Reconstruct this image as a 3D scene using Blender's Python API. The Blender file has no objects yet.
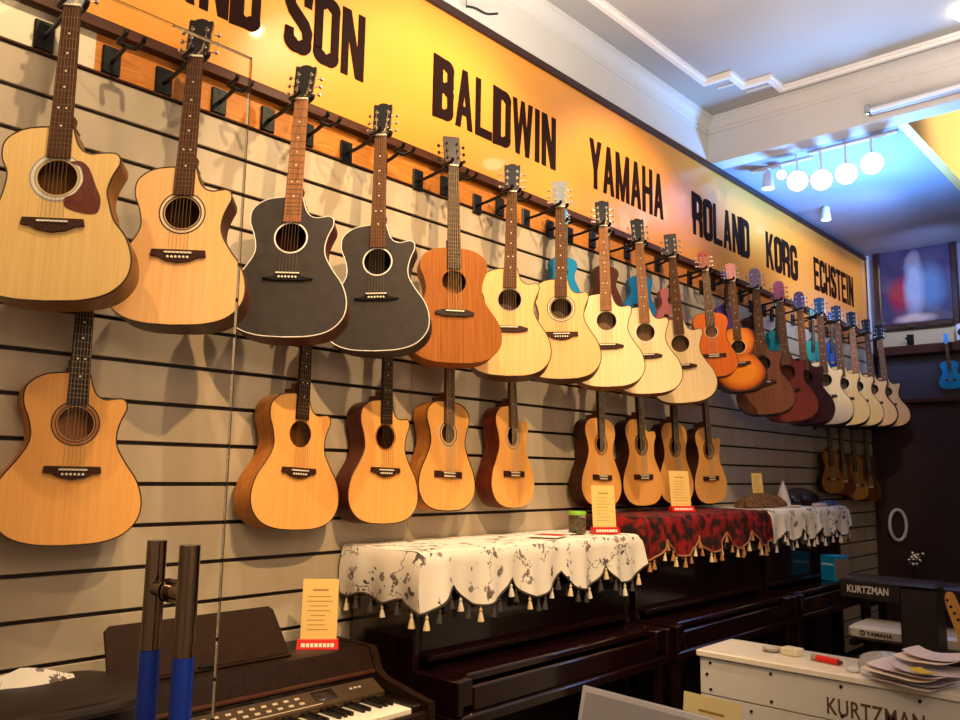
import bpy, math, random
from mathutils import Vector, Matrix, geometry
random.seed(7)
scene = bpy.context.scene
COL = scene.collection
PI = math.pi

# ------------------------------------------------------------------ materials
def lin(c):
    return tuple(((v/12.92) if v <= .04045 else ((v+.055)/1.055)**2.4) for v in c)
MATS = {}
def mat(name, c, rough=.5, metal=0., emit=None, estr=0., coat=0., trans=0., ior=1.45, spec=.5):
    if name in MATS: return MATS[name]
    m = bpy.data.materials.new(name); m.use_nodes = True
    b = m.node_tree.nodes['Principled BSDF']
    b.inputs['Base Color'].default_value = (*lin(c), 1)
    b.inputs['Roughness'].default_value = rough
    b.inputs['Metallic'].default_value = metal
    b.inputs['Coat Weight'].default_value = coat
    b.inputs['Coat Roughness'].default_value = .05
    b.inputs['Transmission Weight'].default_value = trans
    b.inputs['IOR'].default_value = ior
    b.inputs['Specular IOR Level'].default_value = spec
    if emit:
        b.inputs['Emission Color'].default_value = (*lin(emit), 1)
        b.inputs['Emission Strength'].default_value = estr
    MATS[name] = m
    return m
def N(m, t, **kw):
    n = m.node_tree.nodes.new(t)
    for k, v in kw.items(): setattr(n, k, v)
    return n
def LK(m, a, b): m.node_tree.links.new(a, b)
def coords(m, scale=(1,1,1), kind='Object'):
    tc = N(m, 'ShaderNodeTexCoord'); mp = N(m, 'ShaderNodeMapping')
    mp.inputs['Scale'].default_value = scale
    LK(m, tc.outputs[kind], mp.inputs['Vector']); return mp.outputs['Vector']
def ramp(m, fac, stops):
    r = N(m, 'ShaderNodeValToRGB'); e = r.color_ramp.elements
    e[0].position = stops[0][0]; e[0].color = (*lin(stops[0][1]), 1)
    e[1].position = stops[-1][0]; e[1].color = (*lin(stops[-1][1]), 1)
    for p, c in stops[1:-1]: e.new(p).color = (*lin(c), 1)
    LK(m, fac, r.inputs['Fac']); return r.outputs['Color']
def wood(name, a, b, scale=(90, 90, 4), rough=.35, coat=.3, dist=1.5):
    if name in MATS: return MATS[name]
    m = mat(name, a, min(.7, rough+.1), coat=coat*.3, spec=.2)
    m.node_tree.nodes['Principled BSDF'].inputs['Coat Roughness'].default_value = .35
    v = coords(m, scale)
    n = N(m, 'ShaderNodeTexNoise'); n.inputs['Scale'].default_value = 1; n.inputs['Detail'].default_value = 4
    n.inputs['Distortion'].default_value = dist
    LK(m, v, n.inputs['Vector'])
    c = ramp(m, n.outputs['Fac'], [(.32, b), (.68, a)])
    LK(m, c, m.node_tree.nodes['Principled BSDF'].inputs['Base Color'])
    return m
def noisy(name, a, b, scale=6, rough=.6, coat=0., lo=.35, hi=.65, detail=3, sc=(1,1,1), metal=0.):
    if name in MATS: return MATS[name]
    m = mat(name, a, rough, coat=coat, metal=metal)
    n = N(m, 'ShaderNodeTexNoise'); n.inputs['Scale'].default_value = scale; n.inputs['Detail'].default_value = detail
    LK(m, coords(m, sc), n.inputs['Vector'])
    LK(m, ramp(m, n.outputs['Fac'], [(lo, a), (hi, b)]), m.node_tree.nodes['Principled BSDF'].inputs['Base Color'])
    return m

# ------------------------------------------------------------------ mesh tools
class MB:
    def __init__(s): s.v = []; s.f = []; s.m = []; s.sm = []
    def add(s, vs, fs, mi=0, smooth=False, M=None):
        o = len(s.v)
        s.v += [tuple(M @ Vector(p)) if M else tuple(p) for p in vs]
        for f in fs:
            s.f.append(tuple(i+o for i in f)); s.m.append(mi); s.sm.append(smooth)
        return s
    def box(s, x0, x1, y0, y1, z0, z1, mi=0, M=None):
        v = [(x0,y0,z0),(x1,y0,z0),(x1,y1,z0),(x0,y1,z0),(x0,y0,z1),(x1,y0,z1),(x1,y1,z1),(x0,y1,z1)]
        return s.add(v, [(3,2,1,0),(4,5,6,7),(0,1,5,4),(1,2,6,5),(2,3,7,6),(3,0,4,7)], mi, False, M)
    def rbox(s, x0, x1, y0, y1, z0, z1, r=.004, mi=0, M=None):
        # box with chamfered edges
        r = min(r, (x1-x0)*.45, (y1-y0)*.45, (z1-z0)*.45)
        def ring(x0,x1,y0,y1,z): return [(x0+r,y0,z),(x1-r,y0,z),(x1,y0+r,z),(x1,y1-r,z),(x1-r,y1,z),(x0+r,y1,z),(x0,y1-r,z),(x0,y0+r,z)]
        R = [ring(x0+r,x1-r,y0+r,y1-r,z0), ring(x0,x1,y0,y1,z0+r), ring(x0,x1,y0,y1,z1-r), ring(x0+r,x1-r,y0+r,y1-r,z1)]
        v = sum(R, []); f = [tuple(range(7,-1,-1)), tuple(range(24,32))]
        for k in range(3):
            for i in range(8): j=(i+1)%8; f.append((k*8+i,k*8+j,k*8+8+j,k*8+8+i))
        return s.add(v, f, mi, False, M)
    def cyl(s, p, q, r0, r1=None, n=12, mi=0, caps=True, smooth=True, M=None):
        p, q = Vector(p), Vector(q); r1 = r0 if r1 is None else r1
        d = (q-p).normalized(); a = d.orthogonal().normalized(); b = d.cross(a)
        v = []
        for c, r in ((p, r0), (q, r1)):
            v += [c + a*r*math.cos(2*PI*i/n) + b*r*math.sin(2*PI*i/n) for i in range(n)]
        s.add(v, [(i,(i+1)%n,n+(i+1)%n,n+i) for i in range(n)], mi, smooth, M)
        if caps: s.add(v, [tuple(range(n-1,-1,-1)), tuple(range(n,2*n))], mi, False, M)
        return s
    def tube(s, pts, r, n=8, mi=0, closed=False, M=None):
        P = [Vector(p) for p in pts]; k = len(P); v = []; prev = None
        for i, p in enumerate(P):
            a = P[(i+1) % k] if (closed or i < k-1) else p
            b = P[i-1] if (closed or i > 0) else p
            d = (a-b).normalized()
            if prev is None: u = d.orthogonal().normalized()
            else:
                u = prev - d*prev.dot(d)
                u = u.normalized() if u.length > 1e-6 else d.orthogonal().normalized()
            prev = u; w = d.cross(u)
            v += [p + u*r*math.cos(2*PI*j/n) + w*r*math.sin(2*PI*j/n) for j in range(n)]
        f = []
        for i in range(k if closed else k-1):
            i2 = (i+1) % k
            for j in range(n): f.append((i*n+j, i*n+(j+1)%n, i2*n+(j+1)%n, i2*n+j))
        if not closed: f += [tuple(range(n-1,-1,-1)), tuple((k-1)*n+j for j in range(n))]
        return s.add(v, f, mi, True, M)
    def lathe(s, prof, n=16, mi=0, M=None, c=(0,0,0)):
        v = []; f = []
        for r, z in prof: v += [(c[0]+r*math.cos(2*PI*i/n), c[1]+r*math.sin(2*PI*i/n), c[2]+z) for i in range(n)]
        for k in range(len(prof)-1):
            for i in range(n): f.append((k*n+i, k*n+(i+1)%n, (k+1)*n+(i+1)%n, (k+1)*n+i))
        return s.add(v, f, mi, True, M)
    def prism(s, poly, y0, y1, mi=0, holes=(), M=None, back=True):
        # poly in (x,z), extruded from y0 (front) to y1 (back)
        loops = [[Vector((x, 0, z)) for x, z in poly]] + [[Vector((x, 0, z)) for x, z in h] for h in holes]
        flat = [p for l in loops for p in l]; n = len(flat)
        tri = geometry.tessellate_polygon(loops)
        v = [(p.x, y0, p.z) for p in flat] + [(p.x, y1, p.z) for p in flat]
        F = []
        for t in tri:
            a, b, c = (flat[i] for i in t)
            ny = (b-a).cross(c-a).y
            t = t if ny < 0 else t[::-1]
            F.append(tuple(t))
            if back: F.append(tuple(i+n for i in t[::-1]))
        s.add(v, F, mi, False, M)
        o = 0; S = []
        for l in loops:
            k = len(l)
            for i in range(k): j = (i+1) % k; S.append((o+i, o+j, o+j+n, o+i+n))
            o += k
        s.add(v, S, mi, len(poly) > 24, M); return s
    def mesh(s, name, mats):
        me = bpy.data.meshes.new(name); me.from_pydata(s.v, [], s.f)
        for m in (mats if isinstance(mats, (list, tuple)) else [mats]): me.materials.append(m)
        me.polygons.foreach_set('material_index', s.m); me.polygons.foreach_set('use_smooth', s.sm)
        me.update()
        return me
    def obj(s, name, mats, parent=None, M=None):
        # weld per smooth group is unnecessary; recalc outward normals
        me = s.mesh(name, mats)
        import bmesh
        bm = bmesh.new(); bm.from_mesh(me); bmesh.ops.remove_doubles(bm, verts=bm.verts, dist=1e-6)
        bmesh.ops.recalc_face_normals(bm, faces=bm.faces); bm.to_mesh(me); bm.free()
        try: me.set_sharp_from_angle(angle=math.radians(38))
        except Exception: pass
        return link(name, me, parent, M)
def link(name, me, parent=None, M=None):
    o = bpy.data.objects.new(name, me); COL.objects.link(o)
    if parent is not None: o.parent = parent
    if M is not None: o.matrix_local = M
    return o
def tag(o, label=None, cat=None, group=None, kind=None):
    if label: o['label'] = label
    if cat: o['category'] = cat
    if group: o['group'] = group
    if kind: o['kind'] = kind
    return o
def thing(name, label, cat, M=None, group=None):
    o = bpy.data.objects.new(name, None); COL.objects.link(o); o.empty_display_size = .05
    if M is not None: o.matrix_world = M
    return tag(o, label, cat, group)
def struct(name, mb, m, parent=None):
    o = mb.obj(name, m, parent)
    if parent is None: o['kind'] = 'structure'
    return o
def T(x, y, z): return Matrix.Translation((x, y, z))
def RZ(a): return Matrix.Rotation(a, 4, 'Z')
def smoothpath(pts, n=6, closed=False):
    P = [Vector(p) for p in pts]; k = len(P); out = []
    for i in range(k if closed else k-1):
        p0 = P[i-1] if (closed or i > 0) else P[i]*2-P[i+1]
        p1 = P[i]; p2 = P[(i+1) % k]
        p3 = P[(i+2) % k] if (closed or i < k-2) else p2*2-p1
        for j in range(n):
            t = j/n
            out.append(.5*((2*p1)+(-p0+p2)*t+(2*p0-5*p1+4*p2-p3)*t*t+(-p0+3*p1-3*p2+p3)*t**3))
    if not closed: out.append(P[-1])
    return out

# ------------------------------------------------------------------ common materials
M_black = mat('black_satin', (.05,.045,.045), .45)
M_blackmetal = mat('black_metal', (.06,.055,.05), .35, .3)
M_chrome = mat('chrome', (.82,.8,.76), .14, 1.)
M_tuner = mat('tuner_chrome', (.86,.84,.8), .25, .9)
M_tunerblk = mat('tuner_dark', (.10,.09,.09), .3, .5)
M_bone = mat('bone_white', (.93,.9,.82), .4)
M_string = mat('steel_string', (.58,.49,.37), .4, .8)
M_nylon = mat('nylon_string', (.75,.7,.6), .4)
M_fretwire = mat('fret_wire', (.44,.35,.26), .7, .1)
M_rosewood = wood('rosewood_board', (.36,.21,.13), (.24,.13,.08), (120,120,6), .7, 0)
M_walnut = wood('walnut_board', (.68,.47,.33), (.52,.33,.21), (120,120,6), .7, 0)
M_brownboard = wood('brown_board', (.44,.29,.19), (.32,.19,.12), (120,120,6), .7, 0)
M_ebony = wood('ebony_board', (.17,.11,.09), (.11,.07,.06), (120,120,6), .4, 0)
M_neck = wood('neck_mahogany', (.42,.24,.13), (.34,.18,.09), (60,60,5), .4, .2)
M_bridge = wood('bridge_rosewood', (.26,.13,.08), (.18,.09,.055), (8,120,120), .5, 0)
M_spruceA = wood('spruce_pale', (.90,.76,.50), (.86,.70,.43), (110,110,2.5), .38, .25)
M_spruceB = wood('spruce_warm', (.93,.74,.50), (.89,.67,.43), (110,110,2.5), .38, .25)
M_spruceC = wood('spruce_honey', (.92,.68,.38), (.885,.62,.32), (110,110,2.5), .42, .15)
M_spruceL = wood('spruce_cream', (.93,.83,.66), (.90,.78,.58), (110,110,2.5), .45, .1)
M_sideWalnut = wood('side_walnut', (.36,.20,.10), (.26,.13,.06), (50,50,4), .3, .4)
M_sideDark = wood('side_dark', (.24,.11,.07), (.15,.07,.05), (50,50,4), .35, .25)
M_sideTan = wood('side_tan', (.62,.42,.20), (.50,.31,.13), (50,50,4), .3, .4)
M_sideHoney = wood('side_honey', (.75,.49,.22), (.66,.39,.16), (40,40,3), .35, .3)
M_sideRed = wood('side_redbrown', (.38,.15,.08), (.26,.09,.05), (50,50,4), .3, .4)
M_mahog = wood('mahogany_top', (.64,.38,.12), (.52,.28,.07), (150,150,3), .5, .0)
M_blacktop = noisy('black_top', (.15,.125,.125), (.19,.16,.155), 30, .6)
M_bind_dark = mat('binding_dark', (.18,.09,.05), .4)
M_bind_cream = mat('binding_cream', (.85,.78,.66), .35)
M_bind_white = mat('binding_white', (.92,.9,.86), .3)
M_inner = mat('body_inside', (.45,.3,.17), .8)
M_headblk = mat('headstock_black', (.07,.06,.06), .3, coat=.4)
M_orange = wood('orange_top', (.87,.43,.08), (.80,.35,.05), (110,110,3), .35, .3)
M_brown = wood('cedar_brown', (.50,.29,.19), (.42,.23,.15), (110,110,3), .45, .15)
M_redb = wood('red_brown', (.60,.24,.19), (.53,.19,.15), (110,110,3), .45, .15)
M_burg = wood('burgundy', (.30,.08,.09), (.23,.05,.06), (110,110,3), .45, .15)
M_pick = noisy('tortoise', (.30,.10,.07), (.42,.17,.10), 60, .3, .3)
def burst():
    m = mat('sunburst_top', (.85,.45,.1), .45, spec=.2)
    tc = N(m, 'ShaderNodeTexCoord'); sp = N(m, 'ShaderNodeSeparateXYZ'); LK(m, tc.outputs['Object'], sp.inputs[0])
    def ell(cz, a, b):
        ad = N(m,'ShaderNodeMath',operation='SUBTRACT'); LK(m, sp.outputs['Z'], ad.inputs[0]); ad.inputs[1].default_value = cz
        z = N(m,'ShaderNodeMath',operation='DIVIDE'); LK(m, ad.outputs[0], z.inputs[0]); z.inputs[1].default_value = b
        z2 = N(m,'ShaderNodeMath',operation='POWER'); LK(m, z.outputs[0], z2.inputs[0]); z2.inputs[1].default_value = 2
        ab = N(m,'ShaderNodeMath',operation='ABSOLUTE'); LK(m, z.outputs[0], ab.inputs[0])
        LK(m, ab.outputs[0], z2.inputs[0])
        x = N(m,'ShaderNodeMath',operation='DIVIDE'); LK(m, sp.outputs['X'], x.inputs[0]); x.inputs[1].default_value = a
        xa = N(m,'ShaderNodeMath',operation='ABSOLUTE'); LK(m, x.outputs[0], xa.inputs[0])
        x2 = N(m,'ShaderNodeMath',operation='POWER'); LK(m, xa.outputs[0], x2.inputs[0]); x2.inputs[1].default_value = 2
        s = N(m,'ShaderNodeMath',operation='ADD'); LK(m, x2.outputs[0], s.inputs[0]); LK(m, z2.outputs[0], s.inputs[1])
        return s.outputs[0]
    mn = N(m,'ShaderNodeMath',operation='MINIMUM')
    LK(m, ell(-.70, .195, .165), mn.inputs[0]); LK(m, ell(-.47, .135, .15), mn.inputs[1])
    c = ramp(m, mn.outputs[0], [(.25,(.93,.55,.12)),(.6,(.80,.38,.05)),(.82,(.38,.14,.04)),(.97,(.10,.04,.03))])
    LK(m, c, m.node_tree.nodes['Principled BSDF'].inputs['Base Color'])
    return m
M_burst = burst()

# ------------------------------------------------------------------ guitars
KIND = {
 'steel': dict(top=-.366, L=.489, hole=-.512, hr=.050, bridge=-.645, bot=-.855, d=.105),
 'steelwide': dict(top=-.355, L=.50, hole=-.505, hr=.050, bridge=-.645, bot=-.855, d=.105),
 'classic': dict(top=-.325, L=.485, hole=-.470, hr=.043, bridge=-.650, bot=-.81, d=.095),
}
def outline(kind, cut, wf=1., waist=1.):
    K = KIND[kind]; top, L = K['top'], K['L']
    if kind.startswith('steel'):
        side = [(.0,1),(.085,.99),(.150,.948),(.191,.86),(.200,.75),(.183,.63),(.149,.53),(.123,.44),(.116,.37),(.125,.28),(.141,.19),(.136,.095),(.098,.028),(.05,.004),(.0,.0)]
    else:
        side = [(.0,1),(.080,.988),(.140,.94),(.176,.85),(.184,.75),(.168,.63),(.138,.52),(.118,.43),(.113,.36),(.122,.27),(.138,.18),(.133,.09),(.098,.026),(.05,.003),(.0,.0)]
    side = [(x*wf if 0 < t < 1 else x, t) for x, t in side]
    side = [(x*(waist if .3 < t < .5 else 1), t) for x, t in side]
    R = smoothpath([(x, t, 0) for x, t in side], 5)
    left = [(-p.x, top-L*p.y) for p in R]            # bottom -> top along the left
    if cut:
        a = [(x, t) for x, t in side if t > .36]
        a = smoothpath([(x, t, 0) for x, t in a] + [(a[-1][0]*1.06, .29, 0), (a[-1][0]*1.21, .205, 0)], 5)
        b = smoothpath([(a[-1].x, .205, 0), (a[-1].x*1.005, .172, 0), (a[-1].x*.97, .148, 0), (a[-1].x*.88, .135, 0), (.105, .140, 0), (.080, .148, 0), (.058, .132, 0), (.043, .09, 0), (.034, .03, 0), (.030, .0, 0)], 4)[1:]
        right = [(p.x, top-L*p.y) for p in a+b]
    else:
        right = [(p.x, top-L*p.y) for p in R][:-1]
    pts = right + left[::-1][:-1] if not cut else right + left[::-1][:-1]
    out = []
    for p in pts:
        if not out or (abs(p[0]-out[-1][0])+abs(p[1]-out[-1][1])) > 1e-4: out.append(p)
    return out
def circ(r, cz, n=32, cx=0): return [(cx+r*math.cos(2*PI*i/n), cz+r*math.sin(2*PI*i/n)) for i in range(n)]
CACHE = {}
def part(key, name, parent, mats, build):
    k = (key, tuple(m.name for m in mats))
    if k not in CACHE:
        o = build().obj(name, mats, parent); CACHE[k] = o.data; return o
    return link(name, CACHE[k], parent)
def frets(kind):
    S = .645
    return [S*(1-2**(-i/12)) for i in range(1, 20 if kind.startswith('steel') else 19)]
def guitar(name, label, cat, nut, bot, yaw, kind='steel', cut=True, top=M_spruceB, side=M_sideWalnut, bind=M_bind_dark, bindr=.0022,
           board=M_rosewood, head=M_headblk, headstyle='steel', ros=('ring', M_bind_dark), bridge='belly', bridgemat=None, pins=True,
           wf=1., waist=1., dots=True, pick=False, group=None, tuners=M_tuner, detail=2, strings=True, depth=1.):
    K = KIND[kind]; Nn, B = Vector(nut), Vector(bot)
    s = (Nn-B).length/abs(K['bot'])
    up = (Nn-B).normalized(); y = math.radians(yaw)
    n = Vector((math.cos(y), -math.sin(y), 0)); n = (n-up*n.dot(up)).normalized()
    right = up.cross(n)*-1
    right = n.cross(up)*-1
    # local axes: x = right (seen from the front), z = up, -y = front normal
    if right.dot(Vector((math.sin(y), math.cos(y), 0))) < 0: right = -right
    M = Matrix(((right.x, -n.x, up.x, Nn.x), (right.y, -n.y, up.y, Nn.y), (right.z, -n.z, up.z, Nn.z), (0,0,0,1))) @ Matrix.Scale(s, 4)
    g = thing(name, label, cat, M, group)
    D = K['d']*depth; hz, hr = K['hole'], K['hr']
    key = (kind, cut, round(wf,3), round(waist,3), round(depth,2))
    ol = outline(kind, cut, wf, waist)
    def shell():
        mb = MB(); k = len(ol)
        zb, zt = K['bot'], K['top']
        dep = lambda z: D*(.86+.14*(zt-z)/(zt-zb))
        v = [(x, .003, z) for x, z in ol] + [(x, dep(z)*.5, z) for x, z in ol] + [(x*.995, dep(z), z) for x, z in ol]
        f = []
        for r in (0, 1):
            for i in range(k): j = (i+1) % k; f.append((r*k+i, r*k+j, (r+1)*k+j, (r+1)*k+i))
        mb.add(v, f, 0, True)
        tri = geometry.tessellate_polygon([[Vector((x, 0, z)) for x, z in ol]])
        mb.add([(x*.995, dep(z), z) for x, z in ol], [tuple(t) for t in tri], 0)
        return mb
    part(('body',)+key, 'body', g, [side], shell)
    part(('top',)+key, 'soundboard', g, [top], lambda: MB().prism(ol, 0, .003, 0, [circ(hr, hz)]))
    if bind and detail > 0:
        part(('bind', bindr)+key, 'binding', g, [bind], lambda: MB().tube([(x*.997, .0005, z) for x, z in ol], bindr, 6, 0, True))
    if ros:
        def rb():
            mb = MB()
            st, w = ros[0], .010
            if st == 'ring': mb.prism(circ(hr+.006, hz), -.0007, 0, 0, [circ(hr+.001, hz)])
            if st == 'double':
                mb.prism(circ(hr+.006, hz), -.0007, 0, 0, [circ(hr+.002, hz)]); mb.prism(circ(hr+.017, hz), -.0007, 0, 0, [circ(hr+.013, hz)])
                mb.prism(circ(hr+.013, hz), -.0005, 0, 1, [circ(hr+.006, hz)])
            if st == 'wide': mb.prism(circ(hr+.020, hz), -.0007, 0, 0, [circ(hr+.003, hz)]); mb.prism(circ(hr+.015, hz), -.001, -.0007, 1, [circ(hr+.008, hz)])
            return mb
        ms = [ros[1], ros[2] if len(ros) > 2 else ros[1]]
        part(('ros', ros[0], kind), 'rosette', g, ms, rb)
    fz = hz+hr+(.004 if kind.startswith('steel') else -.003)
    w0, w1 = (.0225, .029) if kind.startswith('steel') else (.026, .032)
    def nb():
        mb = MB(); pr = []
        za, zb = .0, K['top']+.005
        for z, ww, dd in ((za, w0, .018), (zb*.5, (w0+w1)/2, .020), (zb, w1*.95, .024)):
            pr.append([( -ww*math.cos(PI*i/10), -.003+dd*math.sin(PI*i/10), z) for i in range(11)])
        v = sum(pr, []); f = []
        for r in range(2):
            for i in range(10): f.append((r*11+i, r*11+i+1, (r+1)*11+i+1, (r+1)*11+i))
            f.append((r*11, (r+1)*11, (r+1)*11+10, r*11+10))
        f += [tuple(range(11)), tuple(range(32, 21, -1))]
        mb.add(v, f, 0, True)
        # heel
        mb.prism([(-.026, zb+.035), (.026, zb+.035), (.022, zb-.002), (-.022, zb-.002)], .015, .04, 0)
        mb.prism([(-.022, zb+.018), (.022, zb+.018), (.019, zb-.002), (-.019, zb-.002)], .04, .085, 0)
        return mb
    part(('neck', kind), 'neck', g, [M_neck if side not in (M_blacktop,) else M_headblk], nb)
    def fb():
        mb = MB()
        mb.prism([(-w0, 0), (w0, 0), (w1, fz), (-w1, fz)], -.0095, -.0015, 0)
        for i, d in enumerate(frets(kind)):
            if -d < fz+.004: break
            ww = w0+(w1-w0)*d/abs(fz)
            mb.box(-ww, ww, -.0106, -.009, -d-.0009, -d+.0009, 1)
        if dots:
            fr = [0]+frets(kind)
            for k in (3, 5, 7, 9, 12, 15):
                if k < len(fr) and -fr[k] > fz:
                    zc = -(fr[k]+fr[k-1])/2
                    for cx in ((-.010, .010) if k == 12 else (0,)):
                        mb.prism(circ(.0030, zc, 10, cx), -.0102, -.0094, 2)
        return mb
    part(('fb', kind, dots, round(fz,3)), 'fretboard', g, [board, M_fretwire, M_bone], fb)
    part(('nut', kind), 'nut', g, [M_bone], lambda: MB().box(-w0, w0, -.013, -.002, 0, .006))
    # headstock, tilted back
    TH = T(0, -.002, .003) @ Matrix.Rotation(math.radians(-13), 4, 'X') @ Matrix.Diagonal((1,1,.90,1))
    def hb():
        mb = MB()
        if headstyle == 'steel':
            half = [(.024, 0), (.026, .018), (.033, .035), (.0345, .1), (.037, .168), (.034, .176), (.022, .172), (.014, .180), (0, .184)]
        elif headstyle == 'plain':
            half = [(.024, 0), (.026, .016), (.033, .028), (.036, .17), (.034, .174), (0, .174)]
        elif headstyle == 'round':
            half = [(.024, 0), (.028, .02), (.036, .035), (.038, .12), (.035, .155), (.026, .175), (.014, .184), (0, .186)]
        else:
            half = [(.027, 0), (.034, .03), (.036, .10), (.038, .165), (.028, .176), (.02, .182), (.011, .19), (0, .193)]
        poly = half + [(-x, z) for x, z in half[::-1][1:]]
        holes = []
        if headstyle == 'slot':
            holes = [[(sx*.011, .045), (sx*.022, .045), (sx*.022, .15), (sx*.011, .15)] for sx in (-1, 1)]
        mb.prism(poly, -.004, .011, 0, holes, TH)
        return mb
    part(('head', headstyle), 'headstock', g, [head], hb)
    for sx in (-1, 1):
        for k in range(3):
            z = .045+.042*k
            def tb():
                mb = MB()
                if headstyle == 'slot':
                    mb.cyl((-.001*sx, .004, 0), (.03*sx, .004, 0), .0045, n=8, mi=1)
                    mb.cyl((.012*sx, .004, 0), (.036*sx, .004, 0), .002, n=6)
                    mb.rbox(min(.036*sx,.05*sx), max(.036*sx,.05*sx), -.001, .009, -.007, .007, .003)
                    return mb
                mb.cyl((0, -.014, 0), (0, -.003, 0), .0032, n=8); mb.cyl((0, -.0055, 0), (0, -.0035, 0), .0065, n=12)
                mb.cyl((.004*sx, .014, 0), (.03*sx, .014, 0), .002, n=6)
                mb.rbox(-.007, .007, .011, .021, -.008, .008, .003)
                a, b = sorted((.026*sx, .038*sx))
                mb.rbox(a, b, .009, .019, -.0085, .0085, .004)
                return mb
            px = sx*(.0165 if headstyle == 'slot' else .0225)
            o = part(('tun', sx, headstyle == 'slot'), 'tuning_peg', g, [tuners, M_bone], tb)
            o.matrix_local = TH @ T(px, 0, z)
    bz = K['bridge']
    def bb():
        mb = MB()
        if bridge == 'belly':
            pts = [(-.075, .015), (.075, .015), (.078, -.004), (.055, -.007), (.035, -.018), (0, -.024), (-.035, -.018), (-.055, -.007), (-.078, -.004)]
            mb.prism([(x, bz+z) for x, z in pts], -.009, 0, 0)
        elif bridge == 'wing':
            pts = [(-.082, .002), (-.05, .012), (.05, .012), (.082, .002), (.08, -.008), (.04, -.016), (-.04, -.016), (-.08, -.008)]
            mb.prism([(x, bz+z) for x, z in pts], -.009, 0, 0)
        elif bridge == 'point':
            pts = [(-.082, -.012), (-.045, -.004), (-.035, .012), (.035, .012), (.045, -.004), (.082, -.012), (.05, -.018), (-.05, -.018)]
            mb.prism([(x, bz+z) for x, z in pts], -.009, 0, 0)
        else:
            mb.box(-.088, -.042, -.006, 0, bz-.015, bz+.013); mb.box(.042, .088, -.006, 0, bz-.015, bz+.013)
            mb.box(-.042, .042, -.011, 0, bz-.015, bz+.010)
        return mb
    br = part(('br', bridge, kind), 'bridge', g, [bridgemat or M_bridge], bb)
    part(('sad', kind), 'saddle', br, [M_bone], lambda: MB().box(-.038, .038, -.0135, -.008, bz+.003, bz+.0075))
    if pins:
        for i in range(6):
            x = -.0275+.011*i
            o = part(('pin',), 'bridge_pin', br, [M_bone], lambda: MB().cyl((0, -.0035, 0), (0, 0, 0), .0036, n=8))
            o.matrix_local = T(x, -.009, bz-.008)
    if kind == 'classic' and bridge == 'tie':
        part(('tie',), 'tie_block', br, [M_bind_cream], lambda: MB().box(-.036, .036, -.0125, -.0105, bz-.012, bz-.005))
    if strings:
        for i in range(6):
            x0, x1 = -.018+.0072*i, -.0275+.011*i
            q0 = (x0*(1.1 if kind=='classic' else 1), -.0135, .003); q1 = (x1, -.0145, bz+.006)
            def sb(q0=q0, q1=q1):
                mb = MB(); mb.cyl(q0, q1, .0006 if kind.startswith('steel') else .0008, n=5)
                hx = (.0225 if headstyle != 'slot' else .0165)*(-1 if i < 3 else 1)
                k = (2-i if i < 3 else i-3); e = TH @ Vector((hx, -.008, .045+.042*k))
                mb.cyl(q0, e, .0006, n=5)
                mb.cyl(q1, (x1, -.009, bz-.008), .0006, n=5)
                return mb
            part(('str', i, kind, headstyle == 'slot'), 'guitar_string', g, [M_string if kind.startswith('steel') else M_nylon], sb)
    if pick:
        def pb():
            P = smoothpath([(.030,hz+.045,0),(.055,hz+.050,0),(.078,hz+.030,0),(.098,hz-.020,0),(.112,hz-.055,0),(.108,hz-.092,0),(.085,hz-.100,0),(.045,hz-.092,0),(.024,hz-.080,0),(.022,hz-.058,0),(.045,hz-.044,0),(.062,hz-.016,0),(.0635,hz+.006,0),(.054,hz+.034,0)], 4, True)
            return MB().prism([(p.x, p.y) for p in P], -.0018, 0, 0)
        part(('pick',), 'pickguard', g, [M_pick], pb)
    return g

TG = [((0.225, 0.81, 2.858), (0.3, 0.783, 1.98)),
((0.225, 1.193, 2.856), (0.3, 1.137, 1.966)),
((0.225, 1.603, 2.86), (0.3, 1.523, 1.981)),
((0.225, 1.976, 2.845), (0.3, 1.92, 1.982)),
((0.225, 2.379, 2.841), (0.3, 2.34, 1.983)),
((0.225, 2.769, 2.83), (0.3, 2.67, 1.962)),
((0.225, 3.137, 2.851), (0.3, 3.057, 1.985)),
((0.225, 3.513, 2.843), (0.3, 3.45, 1.982)),
((0.225, 3.869, 2.829), (0.3, 3.842, 1.978)),
((0.225, 4.235, 2.824), (0.3, 4.235, 1.958)),
((0.225, 4.646, 2.824), (0.3, 4.612, 2.144)),
((0.225, 5.022, 2.823), (0.3, 4.98, 2.086)),
((0.225, 5.392, 2.834), (0.3, 5.34, 1.961)),
((0.225, 5.799, 2.816), (0.3, 5.752, 1.938)),
((0.225, 6.172, 2.807), (0.3, 6.065, 1.938)),
((0.225, 6.584, 2.831), (0.3, 6.455, 1.951)),
((0.225, 6.964, 2.829), (0.3, 6.854, 1.965)),
((0.225, 7.328, 2.834), (0.3, 7.197, 1.974)),
((0.225, 7.72, 2.829), (0.3, 7.599, 1.991)),
((0.225, 8.087, 2.831), (0.3, 8.014, 2.009))]
grey_head = mat('headstock_grey', (.50,.53,.57), .45)
slate_head = mat('headstock_slate', (.20,.19,.21), .35)
red_head = mat('headstock_red', (.55,.12,.07), .3, coat=.4)
pink_head = mat('headstock_pink', (.78,.50,.50), .35)
rose_head = mat('headstock_rose', (.78,.36,.38), .35)
lilac_head = mat('headstock_lilac', (.55,.44,.52), .35)
plum_head = mat('headstock_plum', (.40,.20,.26), .35)
teal_head = mat('headstock_teal', (.08,.20,.24), .35)
W, Dk, Cr = M_bind_white, M_bind_dark, M_bind_cream
ringgrey = mat('rosette_grey', (.62,.6,.56), .4)
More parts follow.
